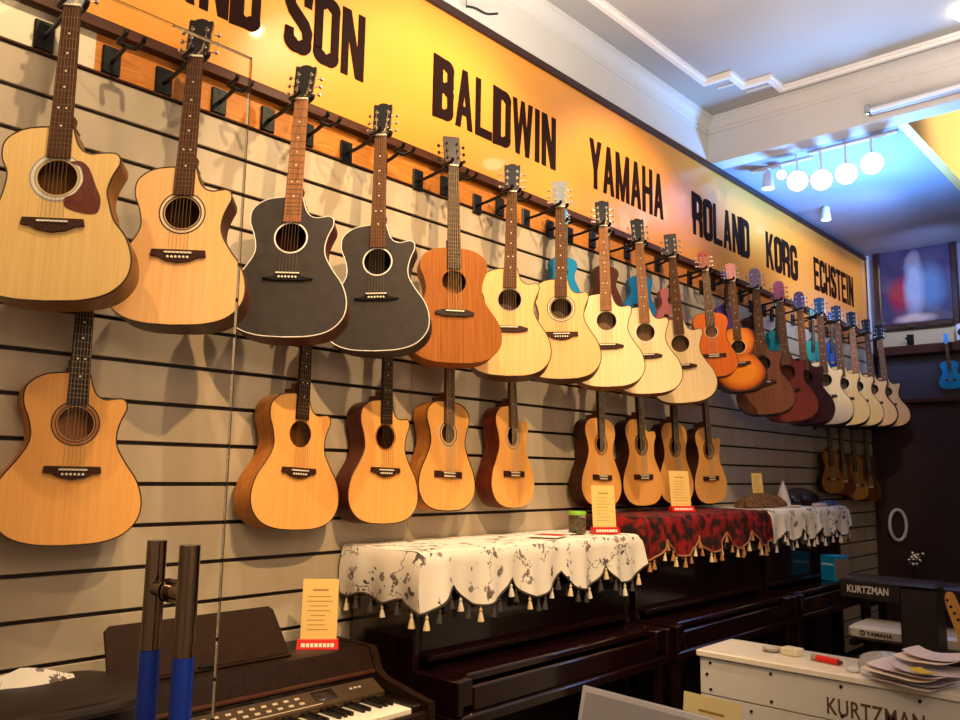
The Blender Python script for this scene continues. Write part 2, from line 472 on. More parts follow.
TSPEC = [
 dict(short='cream-topped dreadnought guitar with dark red pickguard', yaw=37, top=M_spruceA, side=M_sideTan, bind=Dk, board=M_rosewood, head=grey_head, ros=('wide', ringgrey, mat('ros_light',(.85,.82,.75),.4)), pins=False, waist=1.10, wf=1.0, pick=True),
 dict(wf=.98, short='pale spruce cutaway guitar with white bridge pins beside the glass edge', yaw=41, top=M_spruceB, side=M_sideWalnut, bind=Dk, board=M_rosewood, ros=('double', Dk, Cr), pins=True),
 dict(wf=.98, short='larger matt black cutaway guitar with pale fretboard', yaw=46, top=M_blacktop, side=M_sideRed, bind=W, bindr=.0019, board=M_walnut, ros=('ring', W), bridge='point', bridgemat=M_headblk),
 dict(wf=.98, short='matt black cutaway guitar with brown fretboard beside the mahogany one', yaw=50, top=M_blacktop, side=M_blacktop, bind=W, bindr=.0019, board=M_brownboard, ros=('ring', W), bridge='point', bridgemat=M_headblk),
 dict(short='reddish mahogany guitar with round shoulders and no cutaway', yaw=34, cut=False, top=M_mahog, side=M_mahog, bind=None, board=M_ebony, head=mat('headstock_brown',(.14,.09,.07),.4), headstyle='plain', ros=None, bridge='wing', bridgemat=M_ebony, pins=False, tuners=M_tunerblk, wf=.99, waist=1.02, dots=False),
 dict(wf=.91, short='honey spruce cutaway guitar right of the mahogany guitar', yaw=48, top=M_spruceB, side=M_sideWalnut, bind=Dk, board=M_brownboard, ros=('ring', ringgrey), bridge='wing', pins=False),
 dict(wf=.91, short='spruce cutaway guitar with light grey headstock', yaw=52, top=M_spruceB, side=M_sideWalnut, bind=Dk, board=M_brownboard, head=grey_head, headstyle='plain', ros=('double', Dk, Cr), bridge='belly'),
 dict(wf=.91, short='cream cutaway guitar with speckled tan fretboard', yaw=52, top=M_spruceL, side=M_sideTan, bind=Dk, board=M_walnut, ros=('ring', Cr), bridge='wing', pins=False),
 dict(wf=.91, short='cream cutaway guitar with pale brown neck in front of a small blue ukulele', yaw=53, top=M_spruceL, side=M_sideTan, bind=Dk, board=M_walnut, ros=('double', Cr, Cr), bridge='wing', pins=False),
 dict(wf=.91, short='pale cutaway guitar with square slate headstock left of the orange guitar', yaw=60, top=M_spruceL, side=M_sideTan, bind=Dk, board=M_brownboard, head=slate_head, headstyle='plain', ros=None, bridge='wing', pins=False),
 dict(wf=.91, short='small bright orange guitar with red slotted headstock', yaw=55, kind='classic', cut=False, top=M_orange, side=M_orange, bind=Dk, board=M_brownboard, head=red_head, headstyle='slot', ros=('ring', Cr), bridge='tie', pins=False),
 dict(wf=.91, short='small sunburst guitar with dark edges and pink headstock', yaw=62, cut=False, top=M_burst, side=M_sideDark, bind=M_sideDark, board=M_brownboard, head=pink_head, headstyle='steel', ros=('ring', Cr), bridge='belly', pins=False),
 dict(wf=.91, short='cedar brown guitar with lilac grey headstock', yaw=66, top=M_brown, side=M_sideDark, bind=Dk, board=M_brownboard, head=lilac_head, headstyle='round', ros=None, bridge='belly', pins=False),
 dict(wf=.91, short='red-brown guitar with rose pink headstock', yaw=68, top=M_redb, side=M_redb, bind=Dk, board=M_walnut, head=rose_head, headstyle='round', ros=('ring', M_burg), bridge='belly', pins=False, tuners=mat('tuner_rose',(.8,.5,.5),.4)),
 dict(wf=.91, short='dark burgundy guitar with plum headstock', yaw=68, top=M_burg, side=M_burg, bind=Dk, board=M_walnut, head=plum_head, headstyle='round', ros=None, bridge='belly', pins=False),
 dict(wf=.91, short='brightest cream cutaway guitar with dark teal headstock', yaw=70, top=M_spruceL, side=M_sideDark, bind=Dk, board=M_brownboard, head=teal_head, headstyle='steel', ros=('ring', Cr), bridge='belly', pins=False),
 dict(wf=.91, short='cream cutaway guitar second right of the burgundy one', yaw=71, top=M_spruceA, side=M_sideDark, bind=Dk, board=M_brownboard, head=M_headblk, ros=('ring', Cr), pins=False),
 dict(wf=.91, short='tan cutaway guitar third from the far end of the top row', yaw=71, top=M_spruceA, side=M_sideDark, bind=Dk, board=M_walnut, head=M_headblk, ros=('ring', Cr), pins=False),
 dict(wf=.91, short='tan cutaway guitar with dark rim, last but one of the top row', yaw=72, top=M_spruceB, side=M_sideDark, bind=M_sideDark, bindr=.006, board=M_brownboard, head=M_headblk, ros=None, pins=False),
 dict(wf=.91, short='tan cutaway guitar at the far end of the top row', yaw=72, top=M_spruceB, side=M_sideDark, bind=M_sideDark, bindr=.006, board=M_walnut, head=M_headblk, ros=None, pins=False),
]
GT = 'guitars hanging in the top row'
for (n_, b_), sp in zip(TG, TSPEC):
    sp = dict(sp); sh = sp.pop('short'); yaw = sp.pop('yaw')
    guitar('guitar', sh + ', top row', 'guitar', n_, b_, yaw, group=GT, **sp)

LG = [((0.096, 0.961, 2.168), (0.135, 0.95, 1.322)),
((0.096, 1.76, 2.162), (0.135, 1.721, 1.334)),
((0.096, 2.151, 2.167), (0.135, 2.132, 1.341)),
((0.097, 2.509, 2.158), (0.135, 2.481, 1.382)),
((0.097, 2.922, 2.164), (0.135, 2.918, 1.388)),
((0.097, 3.654, 2.152), (0.135, 3.636, 1.377)),
((0.097, 4.037, 2.186), (0.135, 4.051, 1.375)),
((0.097, 4.433, 2.18), (0.135, 4.421, 1.377)),
((0.097, 4.834, 2.174), (0.135, 4.863, 1.373))]
LS = [
 dict(short='large honey cutaway guitar with belly bridge, lower row below the top left corner', kind='steelwide', yaw=9, top=M_spruceC, side=M_sideHoney, bind=Dk, board=M_ebony, ros=('double', Dk, M_sideHoney)),
 dict(short='honey cutaway guitar with light sides, lower row second from the left', kind='steelwide', yaw=-3, top=M_spruceC, side=M_sideHoney, bind=Dk, board=M_ebony, ros=None),
 dict(short='narrow honey cutaway guitar with ringed soundhole, lower row under the second black guitar', kind='steelwide', yaw=0, top=M_spruceC, side=M_sideRed, bind=Dk, board=M_ebony, ros=('ring', M_sideHoney), wf=.93),
 dict(short='honey classical guitar without cutaway, lower row under the mahogany guitar', yaw=-2, kind='classic', cut=False, top=M_spruceC, side=M_sideHoney, bind=Dk, bindr=.003, board=M_brownboard, head=M_neck, headstyle='slot', ros=('wide', Cr, M_sideTan), bridge='tie', pins=False),
 dict(short='honey cutaway classical guitar with deep red-brown side left of the bare wall gap', yaw=-7, kind='classic', cut=True, top=M_spruceC, side=M_sideRed, bind=None, board=M_brownboard, head=M_neck, headstyle='slot', ros=('wide', M_sideTan, Cr), bridge='tie', pins=False),
 dict(short='yellowish classical guitar right of the bare wall gap, partly behind a price card', yaw=1, kind='classic', cut=False, top=M_spruceC, side=M_sideDark, bind=None, board=M_ebony, head=M_neck, headstyle='slot', ros=('wide', M_sideHoney, M_sideTan), bridge='tie', pins=False),
 dict(short='yellowish cutaway classical guitar above the left of the red cloth', yaw=4, kind='classic', cut=True, top=M_spruceC, side=M_sideDark, bind=None, board=M_ebony, head=M_neck, headstyle='slot', ros=('wide', M_bridge, M_sideTan), bridge='tie', pins=False),
 dict(short='yellowish classical guitar without cutaway between two cutaway ones over the red cloth', yaw=3, kind='classic', cut=False, top=M_spruceC, side=M_sideDark, bind=None, board=M_ebony, head=M_neck, headstyle='slot', ros=('wide', M_bridge, M_sideTan), bridge='tie', pins=False),
 dict(short='yellowish cutaway classical guitar at the right end over the red cloth', yaw=5, kind='classic', cut=True, top=M_spruceC, side=M_sideDark, bind=None, board=M_ebony, head=M_neck, headstyle='slot', ros=('wide', M_bridge, M_sideTan), bridge='tie', pins=False),
]
for (n_, b_), sp in zip(LG, LS):
    sp = dict(sp); sh = sp.pop('short'); yaw = sp.pop('yaw')
    guitar('classical_guitar' if sp.get('kind') == 'classic' else 'guitar', sh, 'guitar', n_, b_, yaw, group='guitars hanging in the lower row', **sp)
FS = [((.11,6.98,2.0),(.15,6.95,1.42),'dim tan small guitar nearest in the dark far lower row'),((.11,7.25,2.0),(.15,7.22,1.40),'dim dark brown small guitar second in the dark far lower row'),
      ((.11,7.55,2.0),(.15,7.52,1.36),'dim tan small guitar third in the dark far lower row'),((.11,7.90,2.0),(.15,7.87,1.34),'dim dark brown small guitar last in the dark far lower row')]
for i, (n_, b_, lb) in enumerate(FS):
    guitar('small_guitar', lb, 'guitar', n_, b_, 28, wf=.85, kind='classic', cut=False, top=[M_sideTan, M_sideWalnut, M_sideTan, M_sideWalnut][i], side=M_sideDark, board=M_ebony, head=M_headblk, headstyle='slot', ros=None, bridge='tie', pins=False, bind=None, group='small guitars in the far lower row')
# ukuleles on the hooks behind the top row
def solid(nm, c): return mat(nm, c, .4, coat=.1, spec=.3)
US = [('bright blue ukulele hanging behind the grey-headed guitar', (.06,.50,.72), (3.34,2.84)),
      ('dark brown ukulele hanging behind the speckled tan neck', (.30,.15,.10), (3.73,2.87)),
      ('bright blue ukulele with speckled edge behind the pale brown neck', (.03,.44,.70), (4.09,2.88)),
      ('pink ukulele hanging behind the slate-headed guitar', (.72,.42,.44), (4.44,2.87)),
      ('violet ukulele hanging between the orange and sunburst guitars', (.33,.22,.52), (5.19,2.88)),
      ('dark red-brown ukulele right of the sunburst guitar neck', (.26,.12,.11), (5.63,2.87)),
      ('turquoise ukulele hanging left of the rose pink headstock', (.10,.66,.62), (6.03,2.82)),
      ('turquoise ukulele hanging left of the dark teal headstock', (.08,.55,.52), (6.75,2.84)),
      ('deep blue ukulele hanging right of the dark teal headstock', (.03,.27,.55), (7.18,2.88))]
for lb, c, (y_, z_) in US:
    m_ = solid('uke_'+lb.split(' hanging')[0].replace(' ', '_')[:26]+str(int(y_*10)), c)
    dark = c[0] < .31 and c[2] < .2
    guitar('ukulele', lb, 'ukulele', (.105, y_, z_), (.10, y_-.01, z_-.44), 30, kind='classic', cut=False, top=m_, side=m_, board=M_ebony, head=m_, headstyle='round', ros=None, bind=None, bridge='tie', pins=False, tuners=M_bone if not dark else M_tunerblk, group='ukuleles behind the top row', depth=1.0)
g_ = solid('uke_sky', (.15,.66,.97))
guitar('ukulele', 'sky blue ukulele hanging on the end wall below the picture', 'ukulele', (.757,8.17,2.76), (.749,8.30,2.36), 80, kind='classic', cut=False, top=g_, side=g_, board=M_brownboard, head=g_, headstyle='round', ros=None, bind=None, bridge='tie', bridgemat=M_headblk, pins=False, tuners=M_bone)

# ------------------------------------------------------------------ hangers
def hanger(label, y, z, xr, group, half=.030, wall=0.0, drop=0.0):
    t = thing('guitar_hanger', label, 'hanger', T(wall, y, z), group)
    def pl():
        return MB().rbox(0, .012, -.030, .030, -.050, .045, .004).cyl((.010,0,-.03),(.014,0,-.03),.005,n=8).cyl((.010,0,.03),(.014,0,.03),.005,n=8)
    part(('hpl',), 'backplate', t, [M_blackmetal], pl)
    L = xr-wall
    part(('harm', round(L, 3)), 'arm', t, [M_blackmetal], lambda: MB().tube(smoothpath([(.008,0,-.008),(L*.4,0,-.004),(L*.75,0,.006),(L-.012,0,.012)],4), .0075, 8))
    def yk():
        mb = MB()
        for sy in (-1, 1):
            mb.tube(smoothpath([(L-.015,0,.012),(L-.008,sy*half*.9,.012),(L+.012,sy*half,.012),(L+.045,sy*half*.95,.016),(L+.052,sy*half*.95,.030)],4), .0075, 8)
        return mb
    part(('hyk', round(L, 3), round(half, 3)), 'yoke', t, [M_blackmetal], yk)
    return t
TN = ['pickguard dreadnought', 'white-pinned spruce guitar', 'larger black guitar', 'smaller black guitar', 'mahogany guitar', 'guitar right of the mahogany one', 'grey-headed guitar', 'speckled tan necked guitar',
      'guitar left of the slate-headed one', 'slate-headed guitar', 'orange guitar', 'sunburst guitar', 'cedar brown guitar', 'rose-headed red-brown guitar', 'burgundy guitar', 'brightest cream guitar', 'second cream guitar past the burgundy', 'tan guitar third from the far end', 'dark-rimmed last but one guitar', 'farthest top row guitar']
for (n_, b_), nm in zip(TG, TN):
    hanger('black wall hanger holding the ' + nm, n_[1], n_[2]-.004, n_[0]-.025, 'hangers holding the top row')
for i in range(20):
    y_ = 1.015+.384*i
    if y_ > 8.2: continue
    used = [u for u in US if abs(u[2][0]-y_) < .17]
    if used: hanger('short black wall hanger behind the ' + TN[i+0] + ', holding a ukulele', used[0][2][0], used[0][2][1]-.004, .085, 'hangers between the top row guitars', .022)
    else: hanger('empty black wall hanger just right of the ' + TN[i] + ' headstock', y_, 2.855, .125, 'hangers between the top row guitars')
LN = ['large honey guitar at the far left', 'second honey guitar from the left', 'narrow ring-holed honey guitar', 'first classical guitar of the lower row', 'red-brown sided classical guitar', 'classical guitar behind a price card', 'cutaway classical left of the red cloth card', 'classical guitar over the red cloth card', 'last cutaway classical over the red cloth']
for (n_, b_), nm in zip(LG, LN):
    hanger('black slat hanger holding the ' + nm, n_[1], n_[2]-.004, n_[0]-.025, 'hangers of the lower row')
for (n_, b_, lb), nm in zip(FS, ('nearest tan', 'second dark brown', 'third tan', 'last dark brown')):
    hanger('black slat hanger holding the '+nm+' small guitar in the dark', n_[1], n_[2]-.004, n_[0]-.025, 'hangers of the far lower row')

hk = thing('ukulele_hook', 'small dark hook on the ledge holding the sky blue ukulele', 'hook', T(.757, 8.29, 2.75))
MB().rbox(-.02, .02, -.008, 0, -.035, .035, .003).tube([(0,-.006,0),(0,-.07,.0),(0,-.085,.004)], .006, 6).obj('plate', M_blackmetal, hk)
for s_ in (-1, 1): MB().tube(smoothpath([(0,-.085,.004),(s_*.016,-.09,.004),(s_*.019,-.105,.006),(s_*.019,-.145,.012)], 4), .005, 6).obj('prong', M_blackmetal, hk)
# ------------------------------------------------------------------ setting
M_slat = noisy('slat_laminate', (.76,.70,.61), (.71,.65,.56), 3.0, .3, .15, sc=(1,3,.6))
M_groove = mat('groove_dark', (.13,.08,.06), .6)
M_cream = noisy('cream_paint', (.88,.84,.74), (.84,.80,.70), 2, .5)
M_white = noisy('white_paint', (.88,.86,.83), (.84,.82,.79), 1.2, .6)
M_ceil = noisy('ceiling_paint', (.70,.685,.66), (.63,.615,.60), .8, .7)
M_floor = noisy('floor_tile', (.22,.17,.14), (.28,.22,.18), 3, .35)
M_yellow = noisy('yellow_board', (.91,.61,.22), (.89,.58,.19), 1.5, .3, .3)
M_railbrown = wood('rail_brown', (.33,.18,.11), (.25,.13,.08), (60,3,60), .35, .3)
M_woodband = wood('band_wood', (.82,.53,.23), (.68,.40,.14), (20,5,60), .3, .4, 3)
M_darkwall = noisy('dark_wall', (.22,.10,.095), (.17,.075,.075), 2, .6)
M_sofgrey = noisy('soffit_paint', (.62,.64,.72), (.56,.58,.66), 1, .6)
YE = 8.45
mb = MB(); mb.box(-.2, -.012, -2.5, YE+.2, 0, 4.2, 0)
k = -8
while True:
    z0 = 1.099+.1307*k+.0065; z1 = z0+.1307-.013
    if z1 > 2.80: break
    y = -2.5
    while y < YE:
        y2 = min(y+2.44, YE); mb.rbox(-.012, 0, y+.0008, y2-.0008, z0, z1, .0015, 1); y = y2
    k += 1
mb.box(-.012, 0, -2.5, YE, 0, .04, 0)
struct('wall_left', mb, [M_groove, M_slat])
mb = MB().box(-.012, .0, .965, YE, 2.803, 2.935); struct('trim_1', mb, M_woodband)
mb = MB().box(-.012, .0, -2.5, .965, 2.803, 2.935); struct('trim_2', mb, M_cream)
mb = MB().rbox(-.012, .034, -2.5, YE, 2.93, 2.972, .005); struct('trim_3', mb, M_railbrown)
mb = MB().rbox(-.012, .010, -2.5, YE, 2.795, 2.803, .002); struct('trim_4', mb, M_railbrown)
# yellow name board with frame (a thing that stands on the rail)
sign = thing('name_board', 'long yellow shop board with large black instrument maker names above the guitars', 'sign', T(0, 0, 2.972))
MB().box(0.0, .03, -2.5, 8.40, 0, .710).obj('panel', M_yellow, sign)
MB().rbox(0.0, .045, -2.5, 8.44, .710, .755, .004).obj('top_frame', mat('frame_dark', (.22,.13,.11), .4), sign)
MB().rbox(0.0, .045, 8.40, 8.44, 0, .710, .004).obj('end_frame', mat('frame_dark', (.22,.13,.11), .4), sign)
MB().box(-.012, 0.0, -2.5, YE, 2.972, 3.75).obj('wall_left', M_white)['kind'] = 'structure'
MB().box(-.012, 0.0, -2.5, YE, 3.75, 4.2).obj('wall_left', M_white)['kind'] = 'structure'

# condensed block letters, drawn in a unit-height cell
def arc(cx, cy, rx, ry, a0, a1, n=7):
    return [(cx+rx*math.cos(math.radians(a0+(a1-a0)*i/n)), cy+ry*math.sin(math.radians(a0+(a1-a0)*i/n))) for i in range(n+1)]
def strokes(ch, w, t, th):
    h = t/2; l, r, b, tp = h, w-h, th/2, 1-th/2
    R = min(.16, w*.32); S = []
    V = lambda x, a=0, c=1: S.append(('q', [(x-h,a),(x+h,a),(x+h,c),(x-h,c)]))
    H = lambda y, a=0, c=w: S.append(('q', [(a,y-th/2),(c,y-th/2),(c,y+th/2),(a,y+th/2)]))
    D = lambda x0, x1, y0=0, y1=1, e=t*1.08: S.append(('q', [(x0-e/2,y0),(x0+e/2,y0),(x1+e/2,y1),(x1-e/2,y1)]))
    P = lambda pts, closed=False: S.append(('p', pts, closed))
    if ch == 'A': D(h*1.05, w/2, e=t*.95); D(w-h*1.05, w/2, e=t*.95); S.append(('q', [(w*.3,.22),(w*.7,.22),(w*.66,.22+th),(w*.34,.22+th)]))
    if ch == 'N': V(l); V(r); D(r-.02, l+.02)
    if ch == 'M': V(l); V(r); D(w/2, l+.02, e=t*.8); D(w/2, r-.02, e=t*.8)
    if ch == 'W': D(w*.27, h, e=t*.9); D(w*.27, w/2, e=t*.75); D(w*.73, w/2, e=t*.75); D(w*.73, w-h, e=t*.9)
    if ch == 'I': V(w/2)
    if ch == 'L': V(l); H(b)
    if ch == 'T': H(tp); V(w/2)
    if ch == 'H': V(l); V(r); H(.5)
    if ch == 'E': V(l); H(b); H(tp); H(.52, 0, w*.88)
    if ch == 'Y': V(w/2, 0, .45); D(w/2, h, .40, 1); D(w/2, w-h, .40, 1)
    if ch == 'K': V(l); D(r, w*.45, 0, .56); D(l+.04, r-.01, .36, 1)
    if ch == 'D': P([(l,b)]+[(w*.5,b)]+arc(r-R,b+R,R,R,-90,0)+arc(r-R,tp-R,R,R,0,90)+[(l,tp)], True)
    if ch == 'O': P(arc(l+R,b+R,R,R,180,270)+arc(r-R,b+R,R,R,270,360)+arc(r-R,tp-R,R,R,0,90)+arc(l+R,tp-R,R,R,90,180), True)
    if ch == 'B':
        P([(l,b)]+arc(r-R,b+R,R,R,-90,0)+arc(r-R,.52-R,R,R,0,90)+[(l,.52)], True)
        P([(l,.52)]+arc(r-R-.01,.52+R*.9,R,R*.9,-90,0)+arc(r-R-.01,tp-R*.9,R,R*.9,0,90)+[(l,tp)], True)
    if ch == 'R':
        V(l); P([(l,.46)]+arc(r-R,.46+R,R,R,-90,0)+arc(r-R,tp-R,R,R,0,90)+[(l,tp)], True); V(r, 0, .38)
        S.append(('q', [(r-h-.06,.40),(r+h-.04,.44),(r+h,.36),(r-h,.30)]))
    if ch == 'G': P([(r,.68)]+arc(r-R,tp-R,R,R,0,90)+arc(l+R,tp-R,R,R,90,180)+arc(l+R,b+R,R,R,180,270)+arc(r-R,b+R,R,R,270,360)+[(r,.50),(w*.52,.50)])
    if ch == 'C': P([(r,.66)]+arc(r-R,tp-R,R,R,0,90)+arc(l+R,tp-R,R,R,90,180)+arc(l+R,b+R,R,R,180,270)+arc(r-R,b+R,R,R,270,360)+[(r,.34)])
    if ch == 'S': P([(r,.70)]+arc(r-R,tp-R,R,R,0,90)+arc(l+R,tp-R,R,R,90,180)+[(l,.66),(w*.3,.57),(w*.7,.43),(r,.33)]+arc(r-R,b+R,R,R,0,-90)+arc(l+R,b+R,R,R,270,180)+[(l,.31)])
    return S
def glyph_quads(ch, w, t, th):
    out = []
    for s in strokes(ch, w, t, th):
        if s[0] == 'q': out.append(s[1]); continue
        pts = [Vector(p) for p in s[1]]; closed = s[2]; n = len(pts)
        q = [pts[0]]
        for p in pts[1:]:
            if (p-q[-1]).length > 1e-4: q.append(p)
        if closed and (q[0]-q[-1]).length < 1e-4: q.pop()
        pts = q; n = len(pts); L_, R_ = [], []
        for i, p in enumerate(pts):
            a = pts[i-1] if (closed or i > 0) else None; c = pts[(i+1) % n] if (closed or i < n-1) else None
            d1 = (p-a).normalized() if a is not None else (c-p).normalized(); d2 = (c-p).normalized() if c is not None else d1
            n1 = Vector((-d1.y, d1.x)); n2 = Vector((-d2.y, d2.x)); m_ = (n1+n2).normalized()
            k_ = 1/max(.35, m_.dot(n1)); hw = abs(m_.x)*t/2+abs(m_.y)*th/2
            if abs(m_.x) > .99 or abs(m_.y) > .99: k_ = 1
            e = hw*min(k_, 1.42)
            L_.append(p+m_*e); R_.append(p-m_*e)
        for i in range(n if closed else n-1):
            j = (i+1) % n; out.append([tuple(L_[i]), tuple(R_[i]), tuple(R_[j]), tuple(L_[j])])
    return out
M_letter = mat('letter_black', (.13,.055,.04), .75, spec=.1)
def word(txt, y0, y1, z0, z1, x=.0305):
    wd = {'I': .36, 'W': 1.35, 'M': 1.25}
    tot = sum(wd.get(c, 1.) for c in txt)+.14*(len(txt)-1); u = (y1-y0)/tot; y = y0; h = z1-z0
    for ch in txt:
        cw = wd.get(ch, 1.)*u; tt = u*.30
        mb = MB()
        for kq, q in enumerate(glyph_quads(ch, cw/h, tt/h, .155)):
            v = [(x-.0005, y+a*h, z0+c*h-2.972) for a, c in q] + [(x+.003+.00012*kq, y+a*h, z0+c*h-2.972) for a, c in q]
            mb.add(v, [(4,5,6,7),(0,1,5,4),(1,2,6,5),(2,3,7,6),(3,0,4,7)])
        o = mb.obj('letter', M_letter, sign); y += cw+.14*u
for tx, a, c in (('AND', 1.16, 1.53), ('SON', 1.642, 2.03), ('BALDWIN', 2.443, 3.352), ('YAMAHA', 3.667, 4.48), ('ROLAND', 4.869, 5.736), ('KORG', 6.038, 6.649), ('ECHSTEIN', 7.022, 8.005)):
    word(tx, a, c, 3.155, 3.445)

# ceiling, cornice, bulkhead
struct('floor', MB().box(-.2, 5.2, -2.7, YE+.2, -.1, 0), M_floor)
struct('ceiling', MB().box(-.2, 5.2, -2.7, 5.18, 4.05, 4.3), M_ceil)
struct('ceiling_rear', MB().box(-.2, 5.2, 5.2, YE+.2, 4.8, 4.95), M_ceil)
struct('wall_right', MB().box(5.0, 5.2, -2.7, YE+.2, 0, 4.8), M_white)
struct('wall_near', MB().box(-.2, 5.2, -2.7, -2.5, 0, 4.12), M_white)
struct('wall_far', MB().box(-.2, 5.2, YE, YE+.2, 0, 4.8), M_darkwall)
mb = MB().box(0, 5.0, 5.17, 5.32, 3.735, 4.8); struct('wall_bulkhead', mb, M_white)
mb = MB().box(0, 1.2, 5.32, YE, 3.735, 3.80); struct('ceiling_soffit', mb, M_sofgrey)
mb = MB().box(1.2, 1.26, 5.32, YE, 3.735, 4.8); struct('wall_soffit', mb, noisy('pale_yellow_paint', (.97,.82,.52), (.94,.79,.49), 1, .6))
def cornice(mb, along, a, b, base):
    prof = [(0,3.955),(.010,3.955),(.012,3.975),(.024,3.98),(.030,3.995),(.042,4.015),(.060,4.025),(.062,4.036),(.078,4.038),(.080,4.05),(0,4.05)]
    for (d0,z0),(d1,z1) in zip(prof, prof[1:]):
        if along == 'y': mb.add([(base+d0,a,z0),(base+d0,b,z0),(base+d1,b,z1),(base+d1,a,z1)], [(0,1,2,3)])
        else: mb.add([(a,base-d0,z0),(b,base-d0,z0),(b,base-d1,z1),(a,base-d1,z1)], [(0,1,2,3)])
mb = MB(); cornice(mb, 'y', -2.5, 5.17, 0); struct('trim_5', mb, M_white)
mb = MB(); cornice(mb, 'x', 0, 5.0, 5.17); struct('trim_6', mb, M_white)
mb = MB()
path = [(.285,-2.0),(.285,4.585),(.45,4.59),(.45,4.785),(.617,4.79),(.617,4.985),(4.6,5.03)]
def band(mb, path, w, z0, z1):
    P = [Vector(p) for p in path]; L_, R_ = [], []
    for i, p in enumerate(P):
        d1 = (p-P[i-1]).normalized() if i else (P[1]-p).normalized(); d2 = (P[i+1]-p).normalized() if i < len(P)-1 else d1
        n1 = Vector((-d1.y,d1.x)); n2 = Vector((-d2.y,d2.x)); m_ = (n1+n2).normalized(); e = w/2/max(.3, m_.dot(n1))
        L_.append(p+m_*e); R_.append(p-m_*e)
    for i in range(len(P)-1):
        v = [(*L_[i],z1),(*R_[i],z1),(*R_[i+1],z1),(*L_[i+1],z1),(*L_[i],z0),(*R_[i],z0),(*R_[i+1],z0),(*L_[i+1],z0)]
        mb.add(v, [(4,5,6,7),(0,4,7,3),(1,2,6,5)])
band(mb, path, .055, 4.032, 4.05); band(mb, path, .022, 4.018, 4.032)
struct('trim_7', mb, mat('plaster_lit_white', (.95,.93,.9), .5))  # whiter than the ceiling, so the light it catches is in the colour
mb = MB(); band(mb, [(.30,4.72),(.44,4.73)], .018, 4.04, 4.05); band(mb, [(.42,4.89),(.60,4.90)], .018, 4.04, 4.05); struct('trim_8', mb, M_white)

# far end wall dressing
struct('wall_panel_upper', MB().box(0, 1.2, YE-.03, YE, 2.95, 3.735), noisy('end_blue_grey', (.50,.52,.60), (.44,.46,.54), 1, .6))
struct('trim_9', MB().box(0, .06, YE-.05, YE-.03, 2.3, 3.735), M_white)
struct('wall_panel_beige', MB().box(.1, 5, YE-.03, YE, 2.79, 2.95), mat('beige_strip', (.80,.70,.52), .6))
struct('wall_panel_grey', MB().box(.1, 5, YE-.03, YE, 2.28, 2.70), mat('grey_panel', (.27,.24,.28), .5))
tag(MB().rbox(.12, 4.9, YE-.16, YE-.03, 2.70, 2.79, .01).obj('wall_shelf', M_railbrown), 'dark brown ledge shelf on the far end wall below the picture', 'shelf')
tag(MB().rbox(.12, 4.9, YE-.08, YE-.03, 2.25, 2.29, .008).obj('wall_rail', M_railbrown), 'thin brown rail along the far end wall below the grey panel', 'rail')

# picture
pic = thing('framed_picture', 'large framed picture of a pale standing shape with red glow on the end wall', 'picture', T(.475, YE-.05, 3.43))
M_frame = mat('picture_frame', (.20,.12,.13), .25, coat=.5)
fw, fh, ft = .365, .47, .06
for nm, (a, b, c, d) in (('l',(-fw,-fw+ft,-fh,fh)),('r',(fw-ft,fw,-fh,fh)),('t',(-fw+ft,fw-ft,fh-ft,fh)),('b',(-fw+ft,fw-ft,-fh,-fh+ft))):
    MB().rbox(a, b, -.035, .015, c, d, .012).obj('frame_rail', M_frame, pic)
def artmat():
    m = mat('picture_art', (.3,.3,.4), .12, coat=.6)
    tc = N(m,'ShaderNodeTexCoord')
    nz = N(m,'ShaderNodeTexNoise'); nz.inputs['Scale'].default_value = 5; LK(m, tc.outputs['Object'], nz.inputs['Vector'])
    mx0 = N(m,'ShaderNodeMixRGB'); mx0.inputs['Fac'].default_value = .06; LK(m, tc.outputs['Object'], mx0.inputs['Color1']); LK(m, nz.outputs['Color'], mx0.inputs['Color2'])
    def blob(cx, cz, sx, sz):
        mp = N(m,'ShaderNodeMapping'); mp.vector_type = 'POINT'
        mp.inputs['Scale'].default_value = (1/sx, 0, 1/sz); mp.inputs['Location'].default_value = (-cx/sx, 0, -cz/sz)
        LK(m, mx0.outputs[0], mp.inputs['Vector']); gr = N(m,'ShaderNodeTexGradient', gradient_type='SPHERICAL'); LK(m, mp.outputs[0], gr.inputs['Vector'])
        r_ = N(m,'ShaderNodeMapRange'); r_.inputs['From Max'].default_value = .6; LK(m, gr.outputs['Fac'], r_.inputs['Value']); return r_.outputs[0]
    cur = None
    base = ramp(m, nz.outputs['Fac'], [(.3,(.22,.20,.34)),(.7,(.32,.30,.42))]); cur = base
    for (cx,cz,sx,sz,col) in ((-.09,-.10,.14,.20,(.62,.16,.24)),(.15,-.05,.14,.26,(.38,.50,.66)),(.02,-.02,.10,.36,(.62,.68,.80)),(.015,.22,.07,.09,(.55,.52,.60)),(.01,-.32,.20,.05,(.80,.70,.68))):
        mx = N(m,'ShaderNodeMixRGB'); LK(m, blob(cx,cz,sx,sz), mx.inputs['Fac']); LK(m, cur, mx.inputs['Color1']); mx.inputs['Color2'].default_value = (*lin(col), 1); cur = mx.outputs[0]
    LK(m, cur, m.node_tree.nodes['Principled BSDF'].inputs['Base Color']); return m
MB().box(-fw+ft, fw-ft, -.008, .004, -fh+ft, fh-ft).obj('artwork', artmat(), pic)
wh = thing('picture_hook', 'small dark hook on the beige strip below the picture', 'hook', T(.40, YE-.03, 2.86))
MB().rbox(-.03,.03,-.012,0,-.05,.05,.004).tube(smoothpath([(0,-.01,0),(0,-.05,-.01),(-.03,-.07,.01)],4), .008, 6).obj('hook_body', M_blackmetal, wh)
sb_ = thing('wall_speaker', 'small white box with a dark round centre right of the sky blue ukulele', 'speaker', T(.86, YE-.10, 2.79))
